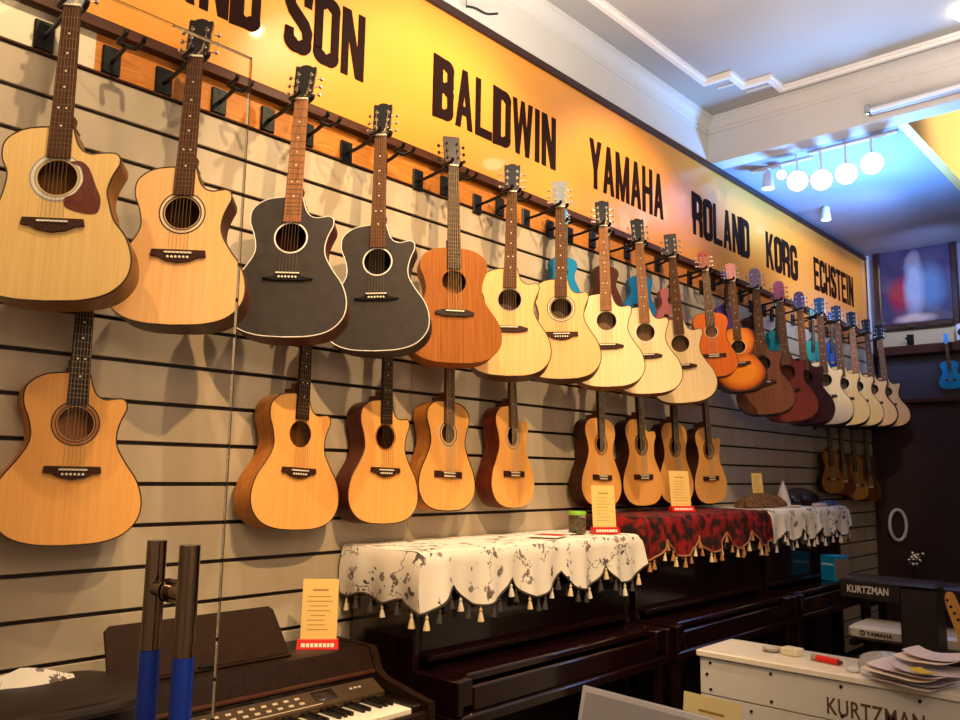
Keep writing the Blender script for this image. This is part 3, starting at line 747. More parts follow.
MB().rbox(-.05,.09,-.06,.06,0,.16,.01).obj('housing', mat('white_plastic', (.88,.88,.9), .4), sb_)
MB().cyl((.0,-.066,.08),(.0,-.06,.08),.035,n=20).obj('cone', M_black, sb_)
tag(MB().tube([(.221+.005*math.cos(a_)*0+.055*math.cos(a_), YE-.09+.06*math.cos(a_), 1.12+.14*math.sin(a_)) for a_ in [2*PI*i/40 for i in range(40)]], .014, 8, closed=True).obj('white_hoop', mat('hoop_white', (.85,.82,.82), .5)), 'thin white hoop hanging on the dark far end wall', 'hoop')

# ceiling track lights
M_spotw = mat('spot_white', (.85,.85,.88), .4)
M_lampB = mat('lamp_cool', (1,1,1), .5, emit=(.85,.93,1.), estr=5)
M_lampS = mat('lamp_soft', (1,1,1), .5, emit=(.9,.95,1.), estr=6)
def spot(label, loc, aim, r=.045, L=.12, zc=3.735, m=M_lampS, group='spotlights under the low ceiling'):
    t = thing('spotlight', label, 'spotlight', T(*loc), group)
    d = (Vector(aim)-Vector(loc)).normalized(); o_ = Vector((0,0,0))
    M_ = d.to_track_quat('Z', 'Y').to_matrix().to_4x4()
    MB().lathe([(.0,-L*.6),(r*.55,-L*.6),(r*.7,-L*.5),(r*.85,L*.1),(r,L*.4),(r*.93,L*.4),(r*.9,L*.33)], 20).obj('lamp_housing', M_spotw, t, M_)
    MB().cyl((0,0,L*.30),(0,0,L*.33), r*.9, n=20).obj('lamp_lens', m, t, M_)
    MB().cyl((0,0,-L*.1),(0,0,zc-loc[2]), .008, n=8).obj('mount_stem', M_spotw, t)
    return t
tag(MB().rbox(.18, .62, 5.46, 5.49, 3.715, 3.735, .004).obj('light_track', M_spotw), 'short white light track left of the bright lamps under the low ceiling', 'light track')
tag(MB().rbox(.62, 1.18, 5.38, 5.41, 3.715, 3.735, .004).obj('light_track', M_spotw), 'white light track above the brightest lamps under the low ceiling', 'light track')
spot('white cylinder spotlight hanging nearest above the name board', (.30,5.475,3.62), (.30,5.45,2.5))
spot('round spotlight between the white cylinder and the brightest lamps', (.40,5.475,3.65), (2.3,1,2.2), .035, .09)
spot('small white spotlight far down the low ceiling by the name board', (.30,6.6,3.66), (.28,6.55,2.5), .04, .11)
BR = [(.54,5.395,3.55),(.70,5.395,3.52),(.86,5.395,3.525),(1.02,5.395,3.555)]
for i, p in enumerate(BR):
    spot(['leftmost','second from left','third from left','rightmost'][i]+' of the four dazzling bluish-white spotlights', p, (2.6,0,1.55), .073, .12, m=M_lampB, group='dazzling spotlights')
bt = thing('batten_lamp', 'slim unlit tube lamp fixture on the white bulkhead', 'lamp fixture', T(1.09, 5.17, 3.80))
MB().rbox(0, 1.3, -.05, 0, -.03, .03, .008).obj('housing', mat('batten_grey', (.72,.72,.74), .4), bt)
MB().cyl((.02,-.06,-.012),(1.28,-.06,-.012),.014,n=12).obj('tube', mat('tube_white', (.9,.9,.92), .3), bt)
MB().rbox(-.012,.02,-.075,0,-.03,.025,.004).obj('end_cap', M_chrome, bt)
cl = thing('ceiling_lamp', 'small bright ceiling lamp at the top right corner', 'ceiling lamp', T(1.74, 4.75, 4.05))
MB().lathe([(0,-.05),(.06,-.045),(.085,-.02),(.09,0)], 24).obj('shade', mat('lamp_warm', (1,1,1), .5, emit=(1.,.9,.8), estr=12), cl)
wr = MB().cyl((.05,2.62,3.75),(.05,2.62,4.05),.002,n=5).tube(smoothpath([(.05,2.62,3.76),(.07,2.66,3.76),(.09,2.72,3.75),(.11,2.78,3.77)],4),.006,6)
tag(wr.obj('hanging_wire', M_black), 'thin dark wire and clip on top of the yellow board', 'wire')

# ------------------------------------------------------------------ pianos
M_pblack = noisy('piano_black', (.085,.022,.028), (.095,.028,.032), 4, .16, .25)
M_pblack2 = noisy('piano_ebony_satin', (.06,.03,.028), (.08,.04,.035), 4, .28, .3)
M_key = mat('key_white', (.93,.9,.84), .25)
M_keyb = mat('key_black', (.04,.035,.035), .3)
M_brass = mat('brass', (.8,.6,.3), .25, 1)
def upright(label, y0, y1, H, fallz=.84, X=.62):
    t = thing('upright_piano', label, 'piano', T(0, (y0+y1)/2, 0)); h = (y1-y0)/2
    B_ = lambda nm, *a, r=.006, m=M_pblack: MB().rbox(*a, r).obj(nm, m, t)
    B_('back', .03, .12, -h+.02, h-.02, .05, H-.03)
    B_('side_panel', .05, .40, -h, -h+.035, 0, H-.02); B_('side_panel', .05, .40, h-.035, h, 0, H-.02)
    B_('top_lid', .02, .43, -h-.008, h+.008, H-.022, H)
    B_('upper_panel', .375, .395, -h+.036, h-.036, fallz+.03, H-.024)
    B_('music_ledge', .38, .43, -h+.05, h-.05, fallz+.02, fallz+.05)
    B_('fallboard', .40, X-.05, -h+.10, h-.10, fallz-.03, fallz)
    B_('key_block', .40, X-.02, -h+.036, -h+.10, fallz-.10, fallz-.005); B_('key_block', .40, X-.02, h-.10, h-.036, fallz-.10, fallz-.005)
    B_('key_slip', X-.045, X-.02, -h+.10, h-.10, fallz-.12, fallz-.035)
    B_('key_bed', .12, X, -h, h, fallz-.16, fallz-.12)
    B_('arm', .401, X, -h, -h+.035, fallz-.12, fallz+.0); B_('arm', .401, X, h-.035, h, fallz-.12, fallz+.0)
    B_('lower_panel', .34, .36, -h+.036, h-.036, .1, fallz-.162)
    for s_ in (-1, 1): MB().lathe([(.03,.0),(.035,.03),(.03,.1),(.026,.4),(.034,fallz-.22),(.036,fallz-.161)], 14, c=(X-.05, s_*(h-.05), 0)).obj('leg', M_pblack, t)
    B_('toe_rail', .12, .42, -h+.036, h-.036, 0, .09)
    for k in (-.08, 0, .08): MB().rbox(.42, .50, k-.014, k+.014, .05, .062, .004).obj('pedal', M_brass, t)
    return t
upright('black upright piano under the white floral cloth nearest the glass', 2.06, 3.47, 1.255, .85)
upright('tall black upright piano under the dark red velvet cloth', 3.53, 4.95, 1.335, .85)
upright('tall black upright piano under the far white patterned cloth', 5.01, 6.33, 1.335, .85)

# draped cloths
def floral():
    m = mat('floral_cloth', (.88,.83,.76), .85)
    v = coords(m, (1,1,1))
    base = None
    vo = N(m,'ShaderNodeTexVoronoi'); vo.inputs['Scale'].default_value = 15; vo.inputs['Randomness'].default_value = .9
    nz = N(m,'ShaderNodeTexNoise'); nz.inputs['Scale'].default_value = 26; nz.inputs['Detail'].default_value = 2
    mx = N(m,'ShaderNodeMixRGB'); mx.inputs['Fac'].default_value = .10; LK(m, v, mx.inputs['Color1']); LK(m, nz.outputs['Color'], mx.inputs['Color2']); LK(m, v, nz.inputs['Vector'])
    LK(m, mx.outputs[0], vo.inputs['Vector'])
    leaf = ramp(m, vo.outputs['Distance'], [(.30,(1,1,1)),(.36,(0,0,0))])
    big = N(m,'ShaderNodeTexNoise'); big.inputs['Scale'].default_value = 7; LK(m, v, big.inputs['Vector'])
    msk = ramp(m, big.outputs['Fac'], [(.455,(0,0,0)),(.49,(1,1,1))])
    mu = N(m,'ShaderNodeMixRGB', blend_type='MULTIPLY'); mu.inputs['Fac'].default_value = 1; LK(m, leaf, mu.inputs['Color1']); LK(m, msk, mu.inputs['Color2'])
    cc = ramp(m, vo.outputs['Color'], [(.2,(.25,.23,.22)),(.5,(.55,.50,.47)),(.75,(.36,.30,.29)),(.9,(.62,.50,.48))])
    c0 = N(m,'ShaderNodeMixRGB'); LK(m, mu.outputs[0], c0.inputs['Fac']); c0.inputs['Color1'].default_value = (*lin((.90,.87,.83)),1); LK(m, cc, c0.inputs['Color2'])
    # thin stems
    ws = N(m,'ShaderNodeTexVoronoi', feature='DISTANCE_TO_EDGE'); ws.inputs['Scale'].default_value = 5; LK(m, mx.outputs[0], ws.inputs['Vector'])
    st = ramp(m, ws.outputs['Distance'], [(.008,(1,1,1)),(.016,(0,0,0))])
    m2 = N(m,'ShaderNodeMixRGB', blend_type='MULTIPLY'); m2.inputs['Fac'].default_value = 1; LK(m, st, m2.inputs['Color1']); LK(m, msk, m2.inputs['Color2'])
    c1 = N(m,'ShaderNodeMixRGB'); LK(m, m2.outputs[0], c1.inputs['Fac']); LK(m, c0.outputs[0], c1.inputs['Color1']); c1.inputs['Color2'].default_value = (*lin((.36,.30,.27)),1)
    LK(m, c1.outputs[0], m.node_tree.nodes['Principled BSDF'].inputs['Base Color']); return m
M_floral = floral()
M_velvet = noisy('red_velvet', (.10,.01,.015), (.55,.02,.04), 17, .8, 0, .44, .60, 5)
M_trimD = mat('trim_dark', (.22,.19,.16), .7); M_trimG = mat('trim_gold', (.62,.42,.26), .6)
M_tasC = mat('tassel_cream', (.85,.76,.60), .8); M_tasD = mat('tassel_grey', (.22,.20,.20), .8); M_tasG = mat('tassel_gold', (.66,.45,.27), .8)
M_tasW = mat('tassel_white', (.85,.80,.76), .8)
def cloth(name, label, y0, y1, zt, mcl, mtr, tass, period, drop0, drop1, phase, sidedrop, nlobe, seed, ends=(True, True), group='cloths draped over the pianos'):
    rnd = random.Random(seed)
    t = thing(name, label, 'cloth', T(.23, (y0+y1)/2, zt), group); cy = (y0+y1)/2
    xf = .452; h = (y1-y0)/2
    def zb(y):  # bottom edge z below top
        u = ((y-y0-phase)/period) % 1.0
        return -(drop0+(drop1-drop0)*(abs(math.cos(PI*u))**.75))
    def bow(y, f): return .012*math.sin(y*23+seed)*f+.010*math.sin(y*51+seed*2)*f
    mb = MB(); ny = 120; rows = []
    prof_top = [(.015, .004), (.12, .005), (.25, .004), (.38, .005), (.43, .006), (.447, .001), (.453, -.010)]
    nv = 10
    for i in range(ny+1):
        y = y0+(y1-y0)*i/ny; r = []
        for x, z in prof_top: r.append((x-.23, y-cy, z+.0015*math.sin(y*31+x*20)))
        d = zb(y)
        for j in range(1, nv+1):
            f = j/nv; z = -.010+(d+.010)*f
            ysh = -.012-.014*f if (i == 0 and ends[0]) else (.012+.014*f if (i == ny and ends[1]) else 0)
            r.append((xf+.002+.004+bow(y, f)*.8+.012*f-.23, y-cy+ysh, z))
        rows.append(r)
    k = len(rows[0]); v = sum(rows, []); f = []
    for i in range(ny):
        for j in range(k-1): f.append((i*k+j, i*k+j+1, (i+1)*k+j+1, (i+1)*k+j))
    mb.add(v, f, 0, True)
    # end flaps
    for e, (on, ye, sg) in enumerate(((ends[0], y0, -1), (ends[1], y1, 1))):
        if not on: continue
        rr = []; nx = 24
        for i in range(nx+1):
            fx = i/nx; x = .015+(.453-.015)*fx; col = []
            d = -(sidedrop*(1-fx)+(-zb(ye))*fx) if fx > .8 else -sidedrop-.012*math.sin(x*30)
            if fx > .8: d = -(sidedrop+(-zb(ye)-sidedrop)*((fx-.8)/.2))
            for j in range(nv+1):
                g_ = j/nv; yy = ye+sg*(.004+.010*g_+.008*g_*math.sin(x*38+seed)+.012*math.sin(PI*min(1,g_)))
                if j == 0: yy = ye
                zt_ = .004 if fx < .95 else .004-.014*(fx-.95)/.05
                col.append((x+.016*g_*(fx**4)-.23+(.009 if fx>.95 and j else 0), yy-cy, zt_+(d-zt_)*g_))
            rr.append(col)
        v = sum(rr, []); f = []; k2 = nv+1
        for i in range(nx):
            for j in range(nv): f.append((i*k2+j, i*k2+j+1, (i+1)*k2+j+1, (i+1)*k2+j))
        mb.add(v, f, 0, True)
        ep = [c[-1] for c in rr]
        MB().tube(ep, .005, 6).obj('edge_braid', mtr, t)
        if e == 0:
            nt = 6
            for q in range(nt):
                p = ep[int((q+.5)/nt*nx)]; tassel(t, p, tass[q % len(tass)], rnd)
    mb.obj('cloth_sheet', mcl, t)
    ep = [r[-1] for r in rows]
    MB().tube(ep, .005, 6).obj('edge_braid', mtr, t)
    nt = nlobe
    for q in range(nt):
        y = y0+(y1-y0)*(q+.5)/nt; p = ep[int((q+.5)/nt*ny)]
        tassel(t, p, tass[q % len(tass)], rnd)
    return t
def tassel(t, p, m, rnd):
    s = .92+.25*rnd.random()
    def b():
        return MB().cyl((0,0,0),(0,0,-.012),.0016,n=5).lathe([(0,-.008),(.0045,-.011),(.0055,-.015),(.0035,-.0195),(.005,-.022),(.0075,-.032),(.0105,-.047),(.009,-.0485),(0,-.047)], 9)
    o = part(('tassel',), 'tassel', t, [m], b)
    o.matrix_local = T(*p) @ Matrix.Rotation(rnd.uniform(-.12,.12), 4, 'X') @ Matrix.Scale(s*1.12, 4)
cloth('tablecloth', 'white cloth with grey leaf pattern and tassels on the nearest upright piano', 2.035, 3.475, 1.2565, M_floral, M_trimD, [M_tasC, M_tasD, M_tasD, M_tasW, M_tasD], .325, .115, .205, -.01, .175, 26, 3)
cloth('velvet_cloth', 'dark red velvet cloth with gold scalloped braid on the middle piano', 3.525, 4.955, 1.3365, M_velvet, M_trimG, [M_tasG, M_tasG, M_tasC], .33, .10, .20, .02, .17, 26, 5)
cloth('tablecloth', 'white grey-patterned tasselled cloth on the farthest piano beyond the red cloth', 5.0, 6.335, 1.3365, M_floral, M_trimD, [M_tasW, M_tasD, M_tasW], .30, .12, .20, .0, .16, 24, 8)

# digital piano, left
dp = thing('digital_piano', 'dark brown digital piano with open keyboard at the bottom left', 'piano', T(0, 1.3, 0))
M_dbrown = wood('dark_brown_case', (.16,.10,.075), (.11,.07,.05), (6,30,40), .25, .3)
DB = lambda nm, a, b, c, d, e, f_, r=.005, m=M_dbrown: MB().rbox(a, b, c-1.3, d-1.3, e, f_, r).obj(nm, m, dp)
y0, y1 = .60, 1.975
DB('top_board', .02, .285, y0+.03, y1-.03, .91, .93); DB('back_board', .02, .04, y0+.03, y1-.03, .05, .91)
def side(yc0, yc1):
    P = smoothpath([(.285,.932,0),(.30,.925,0),(.315,.90,0),(.33,.865,0),(.37,.84,0),(.45,.825,0),(.56,.805,0),(.60,.80,0)], 4)
    poly = [(p.x, p.y) for p in P] + [(.60,.74),(.56,.72),(.30,.70),(.30,0),(.02,0),(.02,.932)]
    mb = MB(); n_ = len(poly)
    tri = geometry.tessellate_polygon([[Vector((a, c, 0)) for a, c in poly]])
    v = [(a, yc0-1.3, c) for a, c in poly]+[(a, yc1-1.3, c) for a, c in poly]
    mb.add(v, [tuple(t_) for t_ in tri]+[tuple(i+n_ for i in t_[::-1]) for t_ in tri]+[(i,(i+1)%n_,(i+1)%n_+n_,i+n_) for i in range(n_)])
    mb.obj('side_cheek', M_dbrown, dp)
side(y0, y0+.03); side(y1-.03, y1)
mbq = MB().add([(.285,y0-1.27,.93),(.285,y1-1.33,.93),(.325,y1-1.33,.86),(.325,y0-1.27,.86),(.27,y0-1.27,.90),(.27,y1-1.33,.90),(.31,y1-1.33,.84),(.31,y0-1.27,.84)], [(0,1,2,3),(4,5,6,7),(0,1,5,4),(2,3,7,6),(0,3,7,4),(1,2,6,5)])
mbq.obj('lid_front', M_dbrown, dp)
MB().rbox(.318,.336, y0-1.27, y1-1.33, .848,.862,.004).obj('lid_edge', wood('case_edge', (.30,.18,.13), (.25,.14,.10), (6,30,40), .2, .4), dp)
MB().box(.30,.34, y0-1.27, y1-1.33, .80,.848).obj('recess', M_pblack2, dp)
M_ctl = noisy('control_panel', (.27,.21,.14), (.24,.18,.12), 5, .4)
cp = MB().add([(.340,y0-1.26,.838),(.340,y1-1.35,.838),(.405,y1-1.35,.805),(.405,y0-1.26,.805),(.340,y0-1.26,.79),(.340,y1-1.35,.79),(.405,y1-1.35,.79),(.405,y0-1.26,.79)], [(0,1,2,3),(4,5,6,7),(0,1,5,4),(2,3,7,6),(0,3,7,4),(1,2,6,5)]).obj('control_panel', M_ctl, dp)
def onpanel(y, u, w, l, hh=.003, m=M_tunerblk, nm='button'):
    # u 0..1 down the slope
    a = math.atan2(.033, .065); x = .340+.065*u; z = .838-.033*u
    return MB().rbox(-l/2, l/2, -w/2, w/2, 0, hh, .001).obj(nm, m, cp, T(x, y-1.3, z) @ Matrix.Rotation(a, 4, 'Y'))
M_btn = mat('button_light', (.75,.68,.58), .5); M_lcd = mat('display_dark', (.16,.13,.10), .2)
for r_ in (0, 1):
    for i in range(18): onpanel(.92+.04*i+.006*r_, .30+.32*r_, .018, .010, .003, M_btn)
onpanel(1.70, .42, .085, .045, .002, M_lcd, 'display')
for i in range(3): onpanel(1.81+.018*i, .40, .012, .008, .003, M_btn)
onpanel(1.25, .86, .85, .004, .0015, M_btn, 'panel_stripe')
DB('key_bed', .30, .60, y0+.03, y1-.03, .715, .745); DB('key_slip', .575, .60, y0+.03, y1-.03, .745, .775)
DB('key_block', .405, .575, y1-.075, y1-.03, .745, .795, m=M_pblack2)
kw = .0236; ye_ = y1-.077; nk = 52; y = ye_
for i in range(nk):
    yb = ye_-kw*i; ya = yb-kw
    if ya < y0+.04: break
    MB().rbox(.405, .572, ya+.0006-1.3, yb-.0006-1.3, .752, .787, .002).obj('white_key', M_key, dp)
    if i % 7 not in (2, 6) and i > 0 or i == 1:
        pass
pat = [0,1,2,4,5]  # C at right end then B A G F | E D -> black keys after these
for i in range(nk):
    yb = ye_-kw*i
    if yb-kw < y0+.06: break
    if i % 7 in (1,2,3,5,6): MB().rbox(.405, .505, yb-.006-1.3, yb+.006-1.3, .787, .799, .002).obj('black_key', M_keyb, dp)
for s_ in (y0+.05, y1-.09): MB().rbox(.50,.55,s_-1.3,s_+.04-1.3,0,.715,.006).obj('leg', M_dbrown, dp)
MB().rbox(.10,.12, y0-1.27, y1-1.33, .15,.60,.004).obj('modesty_board', M_dbrown, dp)
# music board standing on the top
msb = thing('music_rest', 'dark brown flat music board standing on the digital piano', 'music rest', T(.215, 1.362, .9305))
P_ = [(-.30,0),(.30,0),(.262,.145),(.245,.158),(-.285,.158),(-.30,.145)]
o_ = MB().prism(P_, -.005, .005).obj('board', wood('board_brown', (.20,.125,.08), (.16,.095,.06), (40,4,60), .5, .0), msb, T(0,0,.009) @ RZ(PI/2) @ Matrix.Rotation(math.radians(-20),4,'X'))
MB().rbox(-.005,.022,-.31,.30,0,.010,.003).obj('ledge', M_dbrown, msb)
MB().rbox(.004,.022,-.03,.03,.010,.020,.003).obj('latch', M_black, msb)
bag = thing('keyboard_bag', 'dark padded keyboard bag lying on the digital piano at the left edge', 'bag', T(.30, .66, .9305))
P_ = []
mbb = MB(); rows = []
for i in range(25):
    y = -.42+.84*i/24; e = 1-abs(y/.42)**10*.35; r = []
    for j in range(20):
        a = 2*PI*j/20; cx = math.copysign(abs(math.cos(a))**.45, math.cos(a)); cz = math.copysign(abs(math.sin(a))**.6, math.sin(a))
        r.append((cx*.21*e, y, .022+cz*.022*e+.002*math.sin(y*20)*(1 if cz > 0 else 0)))
    rows.append(r)
v = sum(rows, []); f = [(i*20+j, i*20+(j+1)%20, (i+1)*20+(j+1)%20, (i+1)*20+j) for i in range(24) for j in range(20)]
f += [tuple(range(20)), tuple(range(24*20+19, 24*20-1, -1))]
mbb.add(v, f, 0, True); mbb.obj('bag_body', noisy('bag_nylon', (.17,.11,.08), (.12,.075,.06), 14, .55), bag)
MB().tube([(.19*math.copysign(abs(math.cos(a))**.5, math.cos(a)), .40*math.copysign(abs(math.sin(a))**.3, math.sin(a)), .036) for a in [2*PI*i/48 for i in range(48)]], .004, 6, closed=True).obj('zip', M_black, bag)
# folded floral napkin behind the bag
mbn = MB()
v = []; n1, n2 = 12, 6
for i in range(n1+1):
    for j in range(n2+1):
        y = -.14+.28*i/n1; u = j/n2; pk = max(0, 1-abs(y+.02)/.14)
        v.append((-.02+.05*u, y, (.070+.045*pk)*(1-u)+.050*u+.004*math.sin(9*u+y*30)))
mbn.add(v, [(i*(n2+1)+j, i*(n2+1)+j+1, (i+1)*(n2+1)+j+1, (i+1)*(n2+1)+j) for i in range(n1) for j in range(n2)], 0, True)
v2 = [(a, b, c-.006) for a, b, c in v]; mbn.add(v2, [(i*(n2+1)+j, i*(n2+1)+j+1, (i+1)*(n2+1)+j+1, (i+1)*(n2+1)+j) for i in range(n1) for j in range(n2)], 0, True)
tag(mbn.obj('folded_cloth', M_floral, None, T(.20, .86, .9330) @ Matrix.Diagonal((1,.8,.72,1))), 'folded pinkish floral cloth peaking behind the bag at the left edge', 'cloth')

# ------------------------------------------------------------------ price cards and small things
M_card = mat('card_yellow', (.90,.76,.46), .6); M_print = mat('card_print', (.66,.52,.27), .7); M_redbase = mat('stand_red', (.80,.10,.07), .3, coat=.3); M_whiteprint = mat('stand_white', (.92,.86,.8), .5)
def price_card(label, loc, rz, w, h, redbase=True, rows_=8, cardm=M_card):
    t = thing('price_card', label, 'price card', T(*loc) @ RZ(rz), 'price cards')
    z0 = .028 if redbase else 0
    c_ = MB().box(-w/2, w/2, 0, .002, z0, z0+h).obj('card', cardm, t, Matrix.Rotation(math.radians(-7),4,'X'))
    rr = random.Random(int(w*1000+loc[1]*77))
    mb = MB()
    mb.box(-w*.22, w*.22, -.0006, 0, z0+h*.80, z0+h*.83)
    for i in range(rows_):
        z = z0+h*(.70-.62*i/rows_); l_ = w*(.22+.16*rr.random())
        mb.box(-l_, l_*(.4+.6*rr.random()), -.0006, 0, z, z+h*.012)
    mb.obj('print', M_print, c_)
    if redbase:
        b_ = MB().add([(-w*.58,-.025,0),(w*.58,-.025,0),(w*.58,.025,0),(-w*.58,.025,0),(-w*.56,-.012,.03),(w*.56,-.012,.03),(w*.56,.012,.03),(-w*.56,.012,.03)], [(3,2,1,0),(4,5,6,7),(0,1,5,4),(1,2,6,5),(2,3,7,6),(3,0,4,7)]).obj('stand', M_redbase, t)
        mb = MB(); a = math.atan2(.013, .03)
        x = -w*.45
        while x < w*.42:
            l_ = w*(.06+.05*rr.random()); mb.box(x, x+l_, -.0008, 0, .008, .021); x += l_+w*.03
        mb.obj('stand_print', M_whiteprint, b_, T(0,-.0252,0) @ Matrix.Rotation(-a,4,'X'))
    return t
price_card('tall yellow price card on a red stand on the digital piano', (.19, 1.80, .9305), math.radians(48), .125, .205)
price_card('yellow price card on a red stand on the white floral cloth beside the jar', (.34, 3.35, 1.265), math.radians(58), .12, .20)
price_card('yellow price card on a red stand on the red velvet cloth', (.27, 4.22, 1.345), math.radians(62), .13, .20)
price_card('small plain price card propped on the fur bundle on the farthest piano', (.16, 5.48, 1.43), math.radians(60), .085, .14, False, 6)
jar = thing('jar', 'glass jar of brown pieces with bright green lid on the floral cloth', 'jar', T(.27, 3.22, 1.265))
MB().lathe([(0,0),(.038,0),(.042,.006),(.042,.075),(.039,.086),(.039,.09)], 20).obj('glass_body', mat('jar_glass', (.9,.88,.8), .03, trans=.95), jar)
MB().lathe([(0,.003),(.036,.003),(.037,.07),(0,.074)], 18).obj('contents', noisy('jar_contents', (.50,.36,.20), (.22,.14,.08), 60, .8), jar)
MB().lathe([(0,.105),(.040,.105),(.043,.101),(.043,.088),(.039,.088)], 20).obj('lid', mat('lid_green', (.50,.72,.20), .5), jar)
mg = mat('mag_red', (.75,.12,.12), .4)
t = thing('leaflet', 'red and white leaflet lying on the floral cloth left of the jar', 'leaflet', T(.30, 2.96, 1.2685) @ RZ(.35))
MB().box(-.07,.07,-.10,.10,0,.003).obj('paper', mat('paper_white', (.90,.88,.85), .6), t)
MB().box(-.06,.065,-.02,.09,.003,.0036).obj('printed_area', mg, t)
t = tag(MB().box(-.06,.06,-.08,.08,0,.002).obj('paper_sheet', mat('paper_white', (.9,.88,.85), .6), None, T(.22, 3.11, 1.2685) @ RZ(-.4)), 'plain white paper sheet on the floral cloth behind the jar', 'paper')
# on the farthest piano
def blob(seed, a, b, c, n=24, k=12, amp=.12):
    rr = random.Random(seed); ph = [rr.uniform(0,6) for _ in range(6)]; v = []
    for i in range(k+1):
        th_ = PI/2*i/k
        for j in range(n):
            p = 2*PI*j/n; R_ = 1+amp*(math.sin(3*p+ph[0])*math.sin(2*th_+ph[1])+.6*math.sin(7*p+ph[2]+3*th_)+.3*math.sin(13*p+ph[3]))*math.cos(th_)**.3
            v.append((a*R_*math.cos(p)*math.cos(th_), b*R_*math.sin(p)*math.cos(th_), c*(1+.2*amp*math.sin(5*p))*math.sin(th_)))
    mb = MB(); mb.add(v, [(i*n+j, i*n+(j+1)%n, (i+1)*n+(j+1)%n, (i+1)*n+j) for i in range(k) for j in range(n)]+[tuple(range(n-1,-1,-1))], 0, True); return mb
tag(blob(3, .10, .33, .09).obj('fur_bundle', noisy('fur_brown', (.52,.36,.20), (.30,.19,.11), 45, .9), None, T(.20,5.42,1.345)), 'brown furry bundle lying on the farthest piano', 'bundle')
tag(MB().lathe([(.055,0),(.03,.10),(.002,.18)], 14).obj('paper_cone', mat('cone_white', (.80,.76,.76), .7), None, T(.20,5.80,1.345)), 'white paper cone standing right of the furry bundle', 'paper cone')
tag(blob(9, .12, .27, .12, amp=.2).obj('black_bag', noisy('bag_black', (.07,.05,.07), (.14,.11,.13), 25, .35), None, T(.18,6.12,1.345)), 'crumpled black bag on the farthest piano', 'bag')
tag(MB().rbox(-.03,.03,-.05,.05,0,.035,.003).obj('blue_box', mat('box_blue2', (.22,.36,.62), .5), None, T(.36,6.27,1.345)), 'small blue box at the end of the farthest piano', 'box')
tag(MB().rbox(-.03,.03,-.06,.06,0,.018,.003).obj('white_packet', mat('packet_white', (.80,.76,.78), .5), None, T(.36,6.05,1.345)), 'flat white packet left of the small blue box', 'packet')
tag(MB().rbox(-.03,.03,-.06,.06,0,.012,.003).obj('white_packet', mat('packet_white', (.80,.76,.78), .5), None, T(.36,5.60,1.345)), 'thin white packet in front of the furry bundle', 'packet')

# ------------------------------------------------------------------ text helper (built-in font)
def text_mesh(body, size, m, parent, M_, xs=1., off=0., ext=.0015, name='lettering', sp=1.):
    cu = bpy.data.curves.new('txt', 'FONT'); cu.body = body; cu.size = size; cu.extrude = ext; cu.offset = off; cu.space_character = sp
    to = bpy.data.objects.new('txt', cu); COL.objects.link(to)
    dg = bpy.context.evaluated_depsgraph_get(); me = bpy.data.meshes.new_from_object(to.evaluated_get(dg))
    COL.objects.unlink(to); bpy.data.objects.remove(to); me.name = name
    me.transform(Matrix.Diagonal((xs,1,1,1))); me.materials.clear(); me.materials.append(m)
    return link(name, me, parent, M_)
RX90 = Matrix.Rotation(PI/2, 4, 'X')
# white piano
M_wp = noisy('white_piano', (.83,.83,.83), (.80,.80,.80), 2, .4, .1); M_wpt = noisy('white_piano_top', (.93,.91,.88), (.90,.88,.85), 2, .35, .1)
wp = thing('white_piano', 'cream white digital piano seen from behind with its maker name', 'piano', T(.958, 3.10, 0))
WL = 1.36
MB().rbox(-.012, WL+.012, -.012, .30, .835, .86, .004).obj('top_board', M_wpt, wp)
MB().rbox(0, WL, 0, .02, .695, .835, .002).obj('back_panel', M_wp, wp)
MB().rbox(0, WL, .002, .02, .30, .692, .002).obj('back_panel', M_wp, wp)
MB().rbox(0, .022, .021, .42, 0, .834, .003).obj('side_panel', M_wp, wp); MB().rbox(WL-.022, WL, .021, .42, 0, .834, .003).obj('side_panel', M_wp, wp)
MB().rbox(.022, WL-.022, .28, .45, .66, .70, .003).obj('key_bed', M_wp, wp)
MB().rbox(.022, WL-.022, .27, .29, .70, .834, .003).obj('front_panel', M_wp, wp)
M_screw = mat('screw', (.16,.13,.11), .4, .5)
for x, z in ((.045,.815),(.03,.77),(.045,.715),(.29,.815),(.29,.715),(.21,.665),(.03,.665),(.545,.815),(.545,.715),(.80,.815),(.80,.715),(1.05,.815),(1.3,.815)):
    MB().cyl((x,-.003,z),(x,0,z),.006,n=10).obj('screw', M_screw, wp)
text_mesh('KURTZMAN', .080, mat('brown_print', (.36,.28,.22), .5), wp, T(.49, -.0005, .716) @ RX90, .71, .0012, .0008, 'maker_name', 1.08)
# things lying on the white piano
tag(MB().rbox(-.035,.035,-.028,.028,0,.028,.003).obj('card_box', mat('pale_box', (.82,.80,.70), .5), None, T(1.262,3.27,.8605) @ RZ(-.2)), 'pale cardboard box lying on the white piano left of the red marker', 'box')
def dish():
    return MB().lathe([(0,0),(.02,0),(.035,.012),(.036,.016),(.034,.015),(.02,.004),(0,.003)], 20)
tag(dish().obj('dish', mat('dish_grey', (.66,.64,.60), .25), None, T(1.18,3.27,.8605)), 'small shallow grey dish at the left end of the white piano', 'dish')
mk = thing('marker_pen', 'thick red marker lying on the white piano', 'marker', T(1.425,3.225,.8725) @ RZ(-.18))
MB().cyl((-.055,0,0),(.03,0,0),.012,n=14).obj('barrel', mat('marker_red', (.85,.13,.07), .4), mk)
MB().cyl((-.075,0,0),(-.055,0,0),.012,n=14).obj('end_cap', mat('marker_grey', (.6,.58,.5), .4), mk)
MB().cyl((.03,0,0),(.045,0,0),.010,.006,n=14).obj('tip', mat('marker_dark', (.35,.1,.12), .4), mk)
